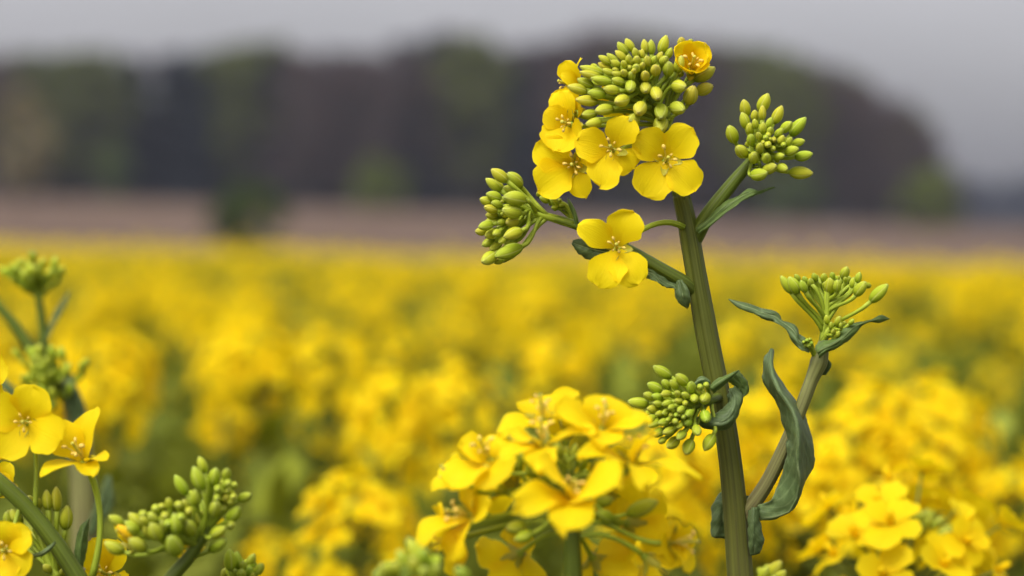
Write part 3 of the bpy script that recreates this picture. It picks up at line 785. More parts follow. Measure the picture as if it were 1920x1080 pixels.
P4B = """1320 590 1275 475 90,1230 620 1200 545 90,1140 620 1120 490 80,1030 660 970 555 90,980 640 935 560 70,895 630 805 540 75,920 580 830 490 75,920 500 60,1000 460 55,1040 450 50,
1090 460 1080 390 50,1150 440 60,1210 490 1180 400 65,1060 510 60,970 510 60,800 570 700 505 65,800 740 675 675 80,935 730 830 655 85,1140 745 1095 640 115,1215 480 55,1160 520 60,1080 560 60,
1010 540 960 500 55,870 620 820 580 60,1190 560 1170 500 60,1060 610 1040 540 65,950 560 900 520 55"""
cluster(p4, P4B, 0, 820, 3.4286, [P(372, 1022, D4), P(345, 1008, D4 - .002), P(315, 990, D4 - .003), P(295, 978, D4 - .003)], D4 - .003, bulge=.006, rand=.004, fillers=8, ped=.0005, tint=(.90, .96, .76), seed=42)
place = place_bud(P(248, 1012, D4 - .008), P(221, 985, D4 - .010), .0024, p4, B4, (2.2, 1.25, .25))
flower_px(p4, 352, 1018, D4 + .008, (0, .5, .7), [(345, 1000, 0, 46), (372, 1008, 0, 44), (340, 1050, 0, 44), (375, 1040, 0, 44)], stalk=(P(352, 1048, D4), V(0, .3, -.8)), seed=401, stamens=0)
flower_px(p4, 240, 1010, D4 + .002, (-.5, .5, .5), [(214, 984, 0, 20), (225, 980, 0, 18), (222, 1000, 1, 18)], stalk=(P(330, 1030, D4), V(-.8, .1, 0)), seed=402, stamens=0)
flower_px(p4, 400, 985, D4 + .004, (.5, .5, .5), [(388, 935, 0, 22), (420, 975, 0, 28), (412, 990, 1, 24)], stalk=(P(385, 1000, D4), V(.5, .5, 0)), seed=403, stamens=0)

# 5, 6, 7: bud tops that only just enter the frame


def bud_top(label, px, py, d, text, ox, oy, sc, tint, seed, wide=1.05):
    b = P(px, 1120, d); B = Vector((b.x, b.y, 0))
    r = empty('rapeseed_plant', B, label, 'rapeseed plant')
    s = [P(px, 1180, d), P(px, 1110, d), P(px, py + 30, d), P(px, py, d)]
    m = MB(); ground_run(m, B, s, [.0022], .0036, 16); tube(m, s, [.0022, .0018, .0014, .0008], 16, 30, .05, 6); m.build('stem', M_BRANCH, r, B)
    cluster(r, text, ox, oy, sc, s[1:], d, bulge=.004, rand=.005, fillers=8, ped=.0005, tint=tint, seed=seed, wide=wide)
    return r


bud_top('rapeseed plant with only its small green bud tip showing right of the lopsided bud cluster', 455, 1060, .57,
        "1480 860 1475 720 80,1535 850 1520 735 60,1590 830 1635 750 55,1560 850 1560 800 48,1640 880 1690 815 60,1600 890 1605 840 60,1560 900 1550 860 60,1500 910 1495 860 60,1620 910 1640 870 50,1460 900 1440 850 60", 0, 820, 3.4286, (.8, .92, .68), 51)
bud_top('rapeseed plant whose blurred pale green buds poke up left of the big yellow flower head', 760, 1060, .49,
        "1590 1050 1530 940 58,1530 1060 1495 985 52,1460 1080 1430 1040 50,1600 1030 1585 980 48,1500 1080 1475 1030 50,1560 1070 1545 1010 48,1750 1095 1715 1050 50,1440 1100 1410 1065 50,1600 1090 1590 1050 50,1640 1080 1640 1040 40", 0, 540, 2.0, (.95, 1.08, 1.0), 52)
bud_top('rapeseed plant with one pale green bud tip at the foot of the tall stem', 1440, 1085, .66,
        "950 1090 1010 1025 46,930 1100 960 1050 40,980 1110 1025 1060 40,960 1120 990 1080 40,930 1130 925 1085 40", 960, 540, 2.0, (1.05, 1.15, .95), 53)

# =================================================================== 8. blurred green plant at the left
D8 = .77
b8 = P(160, 1100, D8); B8 = Vector((b8.x, b8.y, 0))
p8 = empty('rapeseed_plant', B8, 'blurred thick-stemmed rapeseed plant with green bud heads and no flowers at the left edge', 'rapeseed plant')
mb = MB()
ground_run(mb, B8, [P(162, 1100, D8), P(158, 950, D8)], [.005], .0055, 18)
tube(mb, [P(162, 1100, D8), P(158, 950, D8), P(150, 850, D8), P(138, 760, D8), P(110, 700, D8)], [.0050, .0047, .0043, .0036, .0022], 18, 40, .05, 7)
mb.build('stem', M_BROWNB, p8, B8)
mb = MB(); tube(mb, [P(120, 720, D8), P(70, 670, D8), P(35, 620, D8), P(-5, 570, D8), P(-60, 500, D8)], [.0024, .0021, .0019, .0017, .0014], 12, 20); mb.build('side_branch', M_BRANCH, p8, B8)
mb = MB(); tube(mb, [P(85, 690, D8), P(82, 640, D8), P(76, 580, D8), P(66, 535, D8)], [.0019, .0017, .0014, .001], 12, 16); mb.build('side_branch', M_BRANCH, p8, B8)
rr = random.Random(5)
t8 = ','.join(f"{x} {y} {x + rr.uniform(-10, 10)} {y - rr.uniform(14, 26)} {rr.uniform(11, 15)}" for x, y in [(rr.gauss(60, 26), rr.gauss(520, 8)) for _ in range(30)])
cluster(p8, t8 + ",20 520 2 500 13,100 505 104 480 13,62 490 60 470 14", 0, 0, 1, [P(74, 565, D8), P(70, 545, D8), P(66, 525, D8)], D8, bulge=.004, rand=.008, ped=.0006, tint=(1.0, 1.12, 1.0), seed=61)
t8 = ','.join(f"{x} {y} {x + rr.uniform(-14, 14)} {y - rr.uniform(10, 24)} {rr.uniform(11, 15)}" for x, y in [(rr.gauss(92, 26), rr.gauss(705, 28)) for _ in range(46)])
cluster(p8, t8, 0, 0, 1, [P(125, 745, D8), P(105, 715, D8), P(90, 690, D8)], D8 - .005, bulge=.006, rand=.010, ped=.0006, tint=(.95, 1.08, .85), seed=62)
strip_leaf(p8, [(80, 640, 0), (92, 605, 0), (110, 570, 0), (128, 545, 0)], [(90, 640, 2), (104, 608, 3), (122, 575, 3), (132, 545, 0)], D8, mat=M_LEAFB, n=14, seed=63)
strip_leaf(p8, [(150, 830, 4), (125, 760, 4), (118, 730, 4), (130, 700, 0)], [(165, 800, 4), (158, 760, 4), (146, 730, 4), (134, 700, 0)], D8, mat=M_LEAFB, n=14, seed=64)
strip_leaf(p8, [(160, 1000, 4), (178, 950, 5), (190, 920, 5), (200, 890, 3)], [(168, 1010, 4), (208, 960, 3), (214, 930, 3), (208, 893, 3)], D8, mat=M_LEAFB, n=14, seed=65)
strip_leaf(p8, [(30, 760, 0), (10, 735, 0), (-15, 720, 0), (-40, 715, 0)], [(40, 740, 0), (15, 715, 0), (-15, 700, 0), (-40, 705, 0)], D8, mat=M_LEAFB, n=12, seed=66)

# =================================================================== the crop behind


def lerp(a, b, t): return a + (b - a) * t


def sstep(a, b, x): t = min(1, max(0, (x - a) / (b - a))); return t * t * (3 - 2 * t)


def ground_z(x, y):
    s = sstep(26, 165, y)
    t = min(1, max(0, (x / max(y, 1) + .23) / .44))
    z = s * lerp(4.5, 2.3, t)
    z -= .13 * min(1.6, max(-1.6, x / 5)) * sstep(5, 20, y) * (1 - sstep(26, 60, y))
    return z


def low_flower(mb, c, n, size, rr, res=3):
    x = n.orthogonal().normalized(); y = n.cross(x); ro = rr.random() * 6.28
    for k in range(4):
        a = ro + k * PI / 2 + rr.uniform(-.2, .2)
        d = x * math.cos(a) + y * math.sin(a); s = n.cross(d)
        L = size * rr.uniform(.85, 1.1); W = L * .50; op = rr.uniform(-.15, .75)
        dd = d * math.cos(op) + n * math.sin(op); nn = n * math.cos(op) - d * math.sin(op)
        vs = []; uv = []
        for v, w in ((0, .15), (.4, .75), (.72, 1.0), (1, .5)):
            for u in (-1, 0, 1):
                vs.append(c + dd * (L * v) + s * (u * W * w) + nn * (L * (.14 * abs(u) * w - .22 * max(0, v - .5))))
                uv.append(((u + 1) / 2, v))
        mb.add(vs, [(i * 3 + j, i * 3 + j + 1, i * 3 + j + 4, i * 3 + j + 3) for i in range(3) for j in range(2)], uv, 0)
    tube(mb, [c - n * .001, c + n * size * .35, c + n * size * .55], [size * .10, size * .13, size * .08], 5, 3, mi=0)


def low_bud(mb, b, d, L, w, mi=1):
    x = d.orthogonal().normalized(); y = d.cross(x); vs = []
    for t, r in ((0, .35), (.35, 1), (.75, .8), (1, .15)):
        for j in range(6):
            a = j * PI / 3
            vs.append(b + d * (L * t) + (x * math.cos(a) + y * math.sin(a)) * (w * .5 * r))
    mb.add(vs, [(i * 6 + j, i * 6 + (j + 1) % 6, (i + 1) * 6 + (j + 1) % 6, (i + 1) * 6 + j) for i in range(3) for j in range(6)], [(.5, .5)] * len(vs), mi)


def low_leaf(mb, a, d, L, W, rr, mi=3):
    side = d.cross(Vector((0, 0, 1))).normalized(); up = side.cross(d).normalized()
    vs = []; n = 7
    ph = rr.random() * 6
    for i in range(n):
        t = i / (n - 1); w = W * .5 * math.sin(PI * (t * .93 + .04)) ** .7
        c = a + d * (L * t) + up * (L * (.30 * t - .55 * t * t))
        for u in (-1, 0, 1):
            vs.append(c + side * (u * w) + up * (.3 * w * abs(u) + .12 * w * math.sin(t * 12 + ph + u)))
    mb.add(vs, [(i * 3 + j, i * 3 + j + 1, i * 3 + j + 4, i * 3 + j + 3) for i in range(n - 1) for j in range(2)], [(.5, .5)] * len(vs), mi)


CROPM = [M_PETAL, M_CROPBUD, M_CROPSTEM, M_CROPLEAF, M_FILAM]
FLM = []
for k in range(3):
    m = MB(); low_flower(m, Vector((0, 0, 0)), Vector((0, 0, 1)), 1.0, random.Random(70 + k)); FLM.append(m.build('flower', CROPM, mesh_only=True))


def crop_plant(seed, heads, parts):
    """plant 1.2 m high in its own coordinates; heads: (x, y, z, radius, flowers)"""
    rr = random.Random(seed)
    stem, fl, leaves, budsm = MB(), [], [], []
    top = Vector(heads[0][:3])
    tube(stem, [Vector((0, 0, 0)), Vector((.01, .0, .4)), Vector((top.x * .3, top.y * .3, .85)), top - Vector((0, 0, .012))], [.006, .005, .0038, .0016], 8, 14, mi=2)
    for hi, (hx, hy, hz, R, nf) in enumerate(heads):
        c = Vector((hx, hy, hz)); ax = Vector((rr.uniform(-.2, .2), rr.uniform(-.3, .1), 1)).normalized()
        if hi:
            a = Vector((hx * .18, hy * .18, hz - rr.uniform(.12, .22)))
            tube(stem, bez(a, c - ax * R * .5, Vector((hx, hy, .08)), ax, 8), [.0026, .0022, .0016, .0012], 6, 8, mi=2)
        x = ax.orthogonal().normalized(); y = ax.cross(x)
        for i in range(nf):
            t = (i + .5) / nf; th = math.radians(lerp(28, 118, t ** .8)); ph = i * 2.39996 + rr.uniform(-.3, .3)
            d = (ax * math.cos(th) + (x * math.cos(ph) + y * math.sin(ph)) * math.sin(th))
            p = c + d * (R * rr.uniform(.82, 1.12)) - ax * (R * .15 + rr.uniform(0, 1.0) * R * t)
            n = (d + ax * .35 + Vector((rr.uniform(-.3, .3),) * 3)).normalized()
            fl.append((p, n, rr.uniform(.0088, .0110), rr.randrange(3)))
            tube(stem, bez(c - ax * (R * (.2 + 1.1 * t)), p, d + ax * .5, n, 4), [.0006, .0005], 4, 4, mi=2)
        bm = MB()
        for i in range(22):
            t = (i + .5) / 22; th = t * 1.25; ph = i * 2.39996
            d = (ax * math.cos(th) + (x * math.cos(ph) + y * math.sin(ph)) * math.sin(th))
            low_bud(bm, c + d * (R * .34), d, R * lerp(.14, .26, t), R * lerp(.08, .14, t))
        budsm.append(bm)
        for i in range(10):      # young pods and stalks under the head
            ph = rr.random() * 6.28; z0 = c - ax * (R * 1.0 + rr.uniform(0, .07)); d = (x * math.cos(ph) + y * math.sin(ph) + ax * rr.uniform(.3, 1)).normalized()
            tube(stem, [z0, z0 + d * rr.uniform(.018, .04)], [.0006, .0009], 4, 2, mi=2)
    for i in range(17):
        ph = i * 2.4 + rr.random(); z = rr.uniform(.6, 1.14) if i > 2 else rr.uniform(.2, .6)
        lm = MB(); big = lerp(1.35, .62, min(1, max(0, (z - .5) / .6)))
        low_leaf(lm, Vector((top.x * z * .5, top.y * z * .5, z)), Vector((math.cos(ph), math.sin(ph), rr.uniform(.1, .8))).normalized(), .13 * big, .042 * big, rr)
        leaves.append(lm)
    if not parts:
        for p, n, s, k in fl: low_flower(stem, p, n, s, rr)
        for m in budsm + leaves: stem.add(m.v, m.f, m.uv, 0); stem.m[-len(m.f):] = m.m
        return stem.build('rapeseed_plant', CROPM, mesh_only=True)
    return dict(stem=stem.build('stem', CROPM, mesh_only=True), flowers=fl, buds=[m.build('bud_cluster', CROPM, mesh_only=True) for m in budsm], leaves=[m.build('leaf', CROPM, mesh_only=True) for m in leaves])


# nearer plants behind, each with its own stem, leaves, flowers and bud clusters
PROTO = [crop_plant(101, [(0, 0, 1.2, .028, 34)], True), crop_plant(102, [(0, 0, 1.2, .025, 30)], True),
         crop_plant(103, [(0, 0, 1.2, .027, 32)], True)]
NEAR_GROUP = 'blurred rapeseed plants behind the sharp one'


def near_plant(px, py, d, k, rz, label):
    top = P(px, py, d); z0 = ground_z(top.x, top.y)
    r = empty('rapeseed_plant', (top.x, top.y, z0), label, 'rapeseed plant', NEAR_GROUP)
    r.rotation_euler = (0, 0, rz); w = 1.08 if d < .9 else .90
    r.scale = (w, w, (top.z - z0) / 1.2)
    pr = PROTO[k]
    link('stem', pr['stem'], r)
    for m in pr['leaves']: link('leaf', m, r)
    for m in pr['buds']: link('bud_cluster', m, r)
    for p, n, s, q in pr['flowers']:
        o = link('flower', FLM[q], r)
        o.matrix_local = Matrix.Translation(p) @ n.to_track_quat('Z', 'Y').to_matrix().to_4x4() @ Matrix.Scale(s, 4)
    return r


NEAR = [
    (1708, 1030, .735, 0, .3, 'softly blurred plant with the big yellow flower head filling the bottom right corner'),
    (685, 990, 1.0, 0, 1.2, 'blurred yellow flower head between the lopsided green buds and the middle flower head'),
    (1648, 802, 1.08, 1, 2.2, 'blurred yellow flower head right of the far right bud shoot, topmost of its clump'),
    (1765, 800, 1.14, 0, .8, 'blurred yellow flower head, upper right one of the clump above the corner head'),
    (1742, 880, 1.04, 1, 3.4, 'blurred yellow flower head directly above the big head in the bottom right corner'),
    (1572, 862, 1.02, 2, 4.4, 'blurred yellow flower head just right of the big folded grey-green leaf'),
    (425, 805, 1.62, 2, 2.4, 'dull blurred yellow flower head low between the left twin flowers and the middle head'),
    (635, 850, 1.75, 0, 4.6, 'dull blurred flower head just above the clump left of the soft middle head'),
    (1895, 940, 1.08, 0, 5.0, 'blurred yellow flower head cut by the right edge, above the corner head'),
    (522, 1072, 1.3, 1, 1.9, 'small blurred yellow flower head at the bottom edge right of the lopsided green buds'),
    (745, 775, 1.20, 1, 2.7, 'blurred yellow flower head up left of the soft middle flower head, the brightest there'),
    (850, 760, 1.30, 0, 3.9, 'blurred yellow flower head touching the upper left of the soft middle flower head'),
    (1325, 860, 1.02, 0, .6, 'blurred yellow flower head seen behind the tall stem under the grey-green bud cluster'),
    (1230, 905, .98, 1, 5.5, 'blurred yellow flower head half hidden behind the right side of the middle flower head'),
    (1480, 905, 1.05, 2, 3.0, 'blurred yellow flower head seen under the big folded leaf, right of the tall stem'),
    (218, 690, 1.38, 1, 4.1, 'blurred yellow flower head beside the green buds at the left, above the twin yellow flowers'),
    (160, 705, 1.45, 0, 2.0, 'blurred yellow flower head hidden partly by the green bud plant at the left'),
    (490, 668, 1.42, 2, 1.1, 'blurred yellow flower head left of centre, the highest bright clump in the left half'),
    (620, 690, 1.52, 0, 3.1, 'blurred yellow flower head between the left clump and the middle flower head'),
    (420, 660, 1.55, 1, 5.9, 'blurred yellow flower head at the left end of the left-hand bright clump'),
    (1050, 690, 1.60, 0, .2, 'blurred yellow flower head directly above the soft middle flower head'),
    (1410, 790, 1.2, 0, 4.8, 'blurred yellow flower head framed between the tall stem and the big folded leaf'),
]
for q in NEAR: near_plant(*q)

# the next plants, small in the photograph: one mesh each, copied
VAR = [crop_plant(201, [(0, 0, 1.2, .026, 22), (.06, .02, 1.175, .02, 14), (-.05, .04, 1.16, .016, 8)], False), crop_plant(202, [(0, 0, 1.2, .024, 22), (-.06, -.02, 1.17, .02, 14)], False),
       crop_plant(203, [(0, 0, 1.2, .028, 24), (.05, -.04, 1.165, .018, 10), (.03, .07, 1.175, .02, 14)], False), crop_plant(204, [(0, 0, 1.2, .022, 18), (.04, .05, 1.18, .022, 18)], False)]
rr = random.Random(77); placed = []
Y1 = 6.2
tries = 0
while len(placed) < 215 and tries < 30000:
    tries += 1
    y = math.sqrt(rr.uniform(1.30 ** 2, Y1 ** 2)); x = rr.uniform(-1, 1) * (.243 * y + .08)
    gap = .27 if y < 2.3 else .14
    if any((x - a) ** 2 + (y - b) ** 2 < gap * gap for a, b in placed): continue
    if 1.2 < y < 1.7 and any(abs(x / y - (q[0] - 960) / F) < .03 for q in NEAR if 1.1 < q[2] < 1.7): continue
    if y < 2.2 and 150 < 960 + x / y * F < 900 and rr.random() < (.93 if y < 1.75 else .55): continue
    if y < 2.7 and 1400 < 960 + x / y * F < 2000 and rr.random() < .82: continue
    if y < 1.9 and 900 < 960 + x / y * F < 1450 and rr.random() < .5: continue
    placed.append((x, y))
    h = (1.18 + rr.gauss(0, .032)) / 1.2; w = rr.uniform(.72, 1.0)
    o = link('rapeseed_plant', VAR[rr.randrange(4)])
    o.location = (x, y, ground_z(x, y)); o.rotation_euler = (rr.uniform(-.03, .03), rr.uniform(-.03, .03), rr.random() * 6.28); o.scale = (w, w, min(h, 1.03))
    tag(o, 'strongly blurred yellow rapeseed plant in the crowded crop behind the near flower heads', 'rapeseed plant', 'crowd of blurred rapeseed plants in the crop')

# everything farther: one mass of flowers and leaves


def quads_mesh(name, C, Nrm, sx, sy, mats, mi, rng):
    n = len(C)
    Nrm = Nrm / np.linalg.norm(Nrm, axis=1, keepdims=True)
    r = rng.normal(size=(n, 3)); a = np.cross(Nrm, r); a /= np.linalg.norm(a, axis=1, keepdims=True); b = np.cross(Nrm, a)
    a *= sx[:, None]; b *= sy[:, None]
    bend = Nrm * (sx[:, None] * .35)
    q = np.stack([C - a - b * .35, C - b + bend * .4, C + a * .9 - b * .25, C + a * .7 + b * .8 - bend, C - a * .7 + b * .8 - bend * .5], 1)
    me = bpy.data.meshes.new(name)
    me.vertices.add(n * 5); me.vertices.foreach_set('co', q.astype(np.float32).ravel())
    me.loops.add(n * 5); me.loops.foreach_set('vertex_index', np.arange(n * 5, dtype=np.int32))
    me.polygons.add(n); me.polygons.foreach_set('loop_start', np.arange(0, n * 5, 5, dtype=np.int32))
    me.polygons.foreach_set('material_index', mi.astype(np.int32))
    for m in mats: me.materials.append(m)
    ul = me.uv_layers.new(name='UVMap')
    uv = np.tile(np.array([[.0, .5], [.4, .1], [1, .5], [.7, .9], [.3, .9]], dtype=np.float32), (n, 1)); ul.data.foreach_set('uv', uv.ravel())
    me.update(); me.validate()
    return me


gz = np.vectorize(ground_z)


def field_mass():
    rng = np.random.default_rng(5)
    Cs, Ns, Sx, Sy, Mi = [], [], [], [], []
    for (y0, y1, dens, K, ps) in ((5.9, 10, 22, 26, .0105), (10, 16, 26, 18, .015), (16, 25.5, 36, 12, .021)):
        area = (.33 * 2) * (y1 * y1 - y0 * y0) / 2
        n = int(area * dens)
        y = np.sqrt(rng.uniform(y0 * y0, y1 * y1, n)); x = rng.uniform(-1, 1, n) * (.32 * y + .3)
        g = gz(x, y)
        patch = .035 * np.sin(x * 2.1 + 1.3 * np.sin(y * .9)) + .02 * np.sin(y * 1.7 + x)
        h = g + 1.17 - .11 * np.clip((y - 8) / 14, 0, 1) + patch + rng.normal(0, .035, n)
        c = np.stack([x, y, h], 1)
        d = rng.normal(size=(n, K, 3)); d[..., 2] = np.abs(d[..., 2]) * 1.1 - .35; d /= np.linalg.norm(d, axis=2, keepdims=True)
        R = rng.uniform(.018, .034, (n, 1, 1)) * (1 if y0 < 10 else 1.25)
        p = (c[:, None, :] + d * R).reshape(-1, 3); nn = (d + rng.normal(size=d.shape) * .45).reshape(-1, 3)
        s = ps * rng.uniform(.7, 1.1, len(p))
        Cs.append(p); Ns.append(nn); Sx.append(s * .55); Sy.append(s * .6); Mi.append(np.where(rng.random(len(p)) < .10, 1, 0))
        # foliage, stalks and leaves under the flowers
        n2 = int(area * dens * 16)
        y = np.sqrt(rng.uniform(y0 * y0, y1 * y1, n2)); x = rng.uniform(-1, 1, n2) * (.32 * y + .3)
        z = gz(x, y) + 1.17 - .11 * np.clip((y - 8) / 14, 0, 1) - np.abs(rng.normal(0, .14, n2))
        Cs.append(np.stack([x, y, z], 1)); nn = rng.normal(size=(n2, 3)); nn[:, 2] *= .6; Ns.append(nn)
        s = rng.uniform(.012, .04, n2); Sx.append(s * .55); Sy.append(s); Mi.append(np.full(n2, 3))
    n3 = 28000                                  # low leaves and stalks between the nearer plants
    y = np.sqrt(rng.uniform(1.15 ** 2, 6.2 ** 2, n3)); x = rng.uniform(-1, 1, n3) * (.30 * y + .2)
    z = gz(x, y) + 1.168 - np.abs(rng.normal(0, .085, n3))
    Cs.append(np.stack([x, y, z], 1)); nn = rng.normal(size=(n3, 3)); Ns.append(nn)
    s = rng.uniform(.010, .026, n3); Sx.append(s * .45); Sy.append(s); Mi.append(np.where(rng.random(n3) < .12, 1, 3))
    return quads_mesh('rapeseed_field', np.concatenate(Cs), np.concatenate(Ns), np.concatenate(Sx), np.concatenate(Sy), CROPM, np.concatenate(Mi), rng)


tag(link('rapeseed_field', field_mass()), 'far yellow rapeseed field melting into one blurred band below the brown ground', 'rapeseed field', kind='stuff')

# ------------------------------------------------------------------ ground
k = N('ground_soil_and_dry_grass')
geo = k.n('ShaderNodeNewGeometry'); sp = k.n('ShaderNodeSeparateXYZ'); k.l(geo.outputs['Position'], sp.inputs[0])
soil = k.mix(k.ramp(k.noise(geo.outputs['Position'], 9, 5), [(.3, (0, 0, 0)), (.7, (1, 1, 1))]), (.055, .050, .025), (.075, .085, .03))
dry = k.mix(k.ramp(k.noise(geo.outputs['Position'], .16, 6), [(.35, (0, 0, 0)), (.65, (1, 1, 1))]), (.100, .063, .045), (.132, .086, .060))
dry = k.mix(k.ramp(k.noise(geo.outputs['Position'], .9, 6), [(.4, (0, 0, 0)), (.7, (.5, .5, .5))]), dry, (.10, .075, .045))
mr = k.n('ShaderNodeMapRange'); mr.inputs[1].default_value = 25.6; mr.inputs[2].default_value = 27; k.l(sp.outputs[1], mr.inputs[0])
g_mat = k.surf(k.mix(mr.outputs[0], soil, dry), .9, .1)
ys = [-4, 0, 1, 2, 4, 6, 8, 10, 13, 16, 20, 24, 26] + list(range(30, 175, 8)) + [190, 230, 300, 420, 600, 900, 1500, 3000]
xs = [-3000, -900, -400, -200, -120] + list(range(-80, -9, 6)) + [-8, -6, -4, -2, -1, 0, 1, 2, 4, 6, 8] + list(range(10, 81, 6)) + [120, 200, 400, 900, 3000]
vs = [(x, y, ground_z(x, y)) for y in ys for x in xs]
W = len(xs)
mb = MB(); mb.add(vs, [(i * W + j, i * W + j + 1, (i + 1) * W + j + 1, (i + 1) * W + j) for i in range(len(ys) - 1) for j in range(W - 1)])
tag(mb.build('ground', g_mat), kind='structure')

# ------------------------------------------------------------------ trees
M_BARK = mat_plain('tree_bark', (.05, .042, .036), (.09, .075, .06), 3, .9, .1)
T_GREEN = mat_plain('foliage_olive', (.062, .076, .018), (.110, .124, .026), .8, .8, .1, .15, (.08, .09, .02))
T_DARK = mat_plain('foliage_dark_conifer', (.008, .014, .020), (.020, .029, .036), .8, .8, .1)
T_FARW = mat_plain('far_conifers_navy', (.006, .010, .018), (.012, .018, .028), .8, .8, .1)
T_BROWN = mat_plain('twigs_reddish_brown', (.052, .036, .036), (.084, .060, .054), .8, .85, .1)
T_PALE = mat_plain('foliage_pale_beige', (.20, .17, .09), (.28, .24, .13), .8, .8, .1, .15, (.2, .18, .08))
T_BUSH = mat_plain('foliage_bush_green', (.060, .095, .022), (.105, .145, .032), 1.2, .8, .1, .15, (.08, .10, .02))

T_FRESH = mat_plain('foliage_fresh_green', (.085, .115, .020), (.14, .17, .035), 1.2, .8, .1, .15, (.12, .15, .02))


def tree_meshes(seed, kind, leafmat):
    """unit tree, 1 high: trunk with limbs, crown of leaf clumps"""
    rr = random.Random(seed); rng = np.random.default_rng(seed)
    tr = MB()
    tube(tr, [Vector((0, 0, 0)), Vector((rr.uniform(-.01, .01), 0, .3)), Vector((rr.uniform(-.02, .02), rr.uniform(-.02, .02), .65)), Vector((0, 0, .95))], [.016, .012, .008, .002], 8, 10)
    C, Nn, sz = [], [], []
    if kind == 'conifer':
        for i in range(46):
            t = i / 45; z = lerp(.10, .99, t); r0 = (1 - t) ** .85 * .17 + .008
            for j in range(int(lerp(9, 3, t))):
                a = rr.random() * 6.28; r = r0 * rr.uniform(.6, 1.1)
                tip = Vector((math.cos(a) * r, math.sin(a) * r, z - r * .35))
                if i % 3 == 0: tube(tr, [Vector((0, 0, z)), tip], [.003, .001], 4, 2)
                for q in range(5):
                    f = rr.uniform(.25, 1); C.append(Vector((0, 0, z)).lerp(tip, f) + Vector((rr.gauss(0, .012), rr.gauss(0, .012), rr.gauss(0, .006)))); Nn.append((rr.gauss(0, .5), rr.gauss(0, .5), 1)); sz.append(rr.uniform(.018, .032))
    else:
        lo = {'decid': .16, 'bare': .12, 'bush': .0}[kind]; wid = {'decid': .27, 'bare': .26, 'bush': .52}[kind]
        for i in range(70):
            z = lo + (1 - lo) * rr.random() ** .8 * .97
            t = (z - lo) / (1 - lo); r0 = wid * math.sin(PI * (.10 + .86 * t)) ** .7
            a = rr.random() * 6.28; r = r0 * math.sqrt(rr.uniform(.15, 1.1))
            c = Vector((math.cos(a) * r, math.sin(a) * r, z))
            if i % 2 == 0: tube(tr, bez(Vector((0, 0, max(.03, z - .22 - r * .5))), c, Vector((math.cos(a), math.sin(a), .6)), Vector((math.cos(a) * .5, math.sin(a) * .5, 1)), 5), [.006, .004, .0015], 5, 5)
            cr = rr.uniform(.045, .085) * (1.4 if kind == 'bush' else 1)
            for q in range(26):
                d = Vector((rr.gauss(0, 1), rr.gauss(0, 1), rr.gauss(0, .8))).normalized() * cr * rr.random() ** .5
                C.append(c + d); Nn.append((rr.gauss(0, 1), rr.gauss(0, 1), rr.gauss(.3, 1))); sz.append(rr.uniform(.012, .026) * (.8 if kind == 'bare' else 1) * (2.6 if kind == 'bush' else 1.25))
    C = np.array([tuple(c) for c in C]); Nn = np.array(Nn); sz = np.array(sz)
    cm = quads_mesh('crown', C, Nn, sz * (.35 if kind == 'bare' else .8), sz, [leafmat], np.zeros(len(C)), rng)
    return tr.build('trunk', M_BARK, mesh_only=True), cm


TREES = {'conifer': [tree_meshes(11, 'conifer', T_DARK), tree_meshes(12, 'conifer', T_DARK)],
         'green': [tree_meshes(21, 'decid', T_GREEN), tree_meshes(22, 'decid', T_GREEN)],
         'bare': [tree_meshes(31, 'bare', T_BROWN), tree_meshes(32, 'bare', T_BROWN), tree_meshes(33, 'bare', T_BROWN)],
         'pale': [tree_meshes(41, 'decid', T_PALE)], 'bush': [tree_meshes(51, 'bush', T_BUSH), tree_meshes(52, 'bush', T_BUSH)], 'fresh': [tree_meshes(53, 'bush', T_FRESH)]}
TLAB = {'conifer': ('conifer_tree', 'blurred dark blue-green conifer standing in the forest edge behind the yellow field', 'conifers of the far forest edge'),
        'green': ('leafy_tree', 'blurred olive green broadleaf tree standing in the forest edge behind the yellow field', 'olive green trees of the far forest edge'),
        'bare': ('bare_tree', 'blurred purple-brown tree with bare twigs in the forest edge behind the yellow field', 'bare brown trees of the far forest edge')}


def tree(kind, px, d, h, wide=1.0, label=None, name=None, group=None, cat='tree', rr=random):
    q = P(px, 455, d); x, y = q.x, q.y
    nm, lb, gp = TLAB.get(kind, (name, label, group))
    r = empty(name or nm, (x, y, ground_z(x, y) - .05), label or lb, cat, group or (gp if not label else None))
    r.rotation_euler = (0, 0, rr.random() * 6.28); r.scale = (h * wide, h * wide, h)
    t, c = rr.choice(TREES[kind]); link('trunk', t, r); link('crown', c, r)
    return r


TOPL = [(-500, 104), (-330, 120), (-200, 112), (0, 106), (100, 100), (250, 106), (400, 100), (480, 84), (560, 98), (700, 100), (770, 76), (860, 60), (910, 96), (1000, 92), (1100, 66), (1150, 58), (1250, 78), (1380, 92), (1480, 106), (1560, 132), (1640, 166), (1700, 205), (1745, 252), (1778, 318), (1802, 400)]


def topline(px):
    for (a, ya), (b, yb) in zip(TOPL, TOPL[1:]):
        if a <= px <= b: return lerp(ya, yb, (px - a) / (b - a))
    return TOPL[0][1] if px < 500 else TOPL[-1][1]


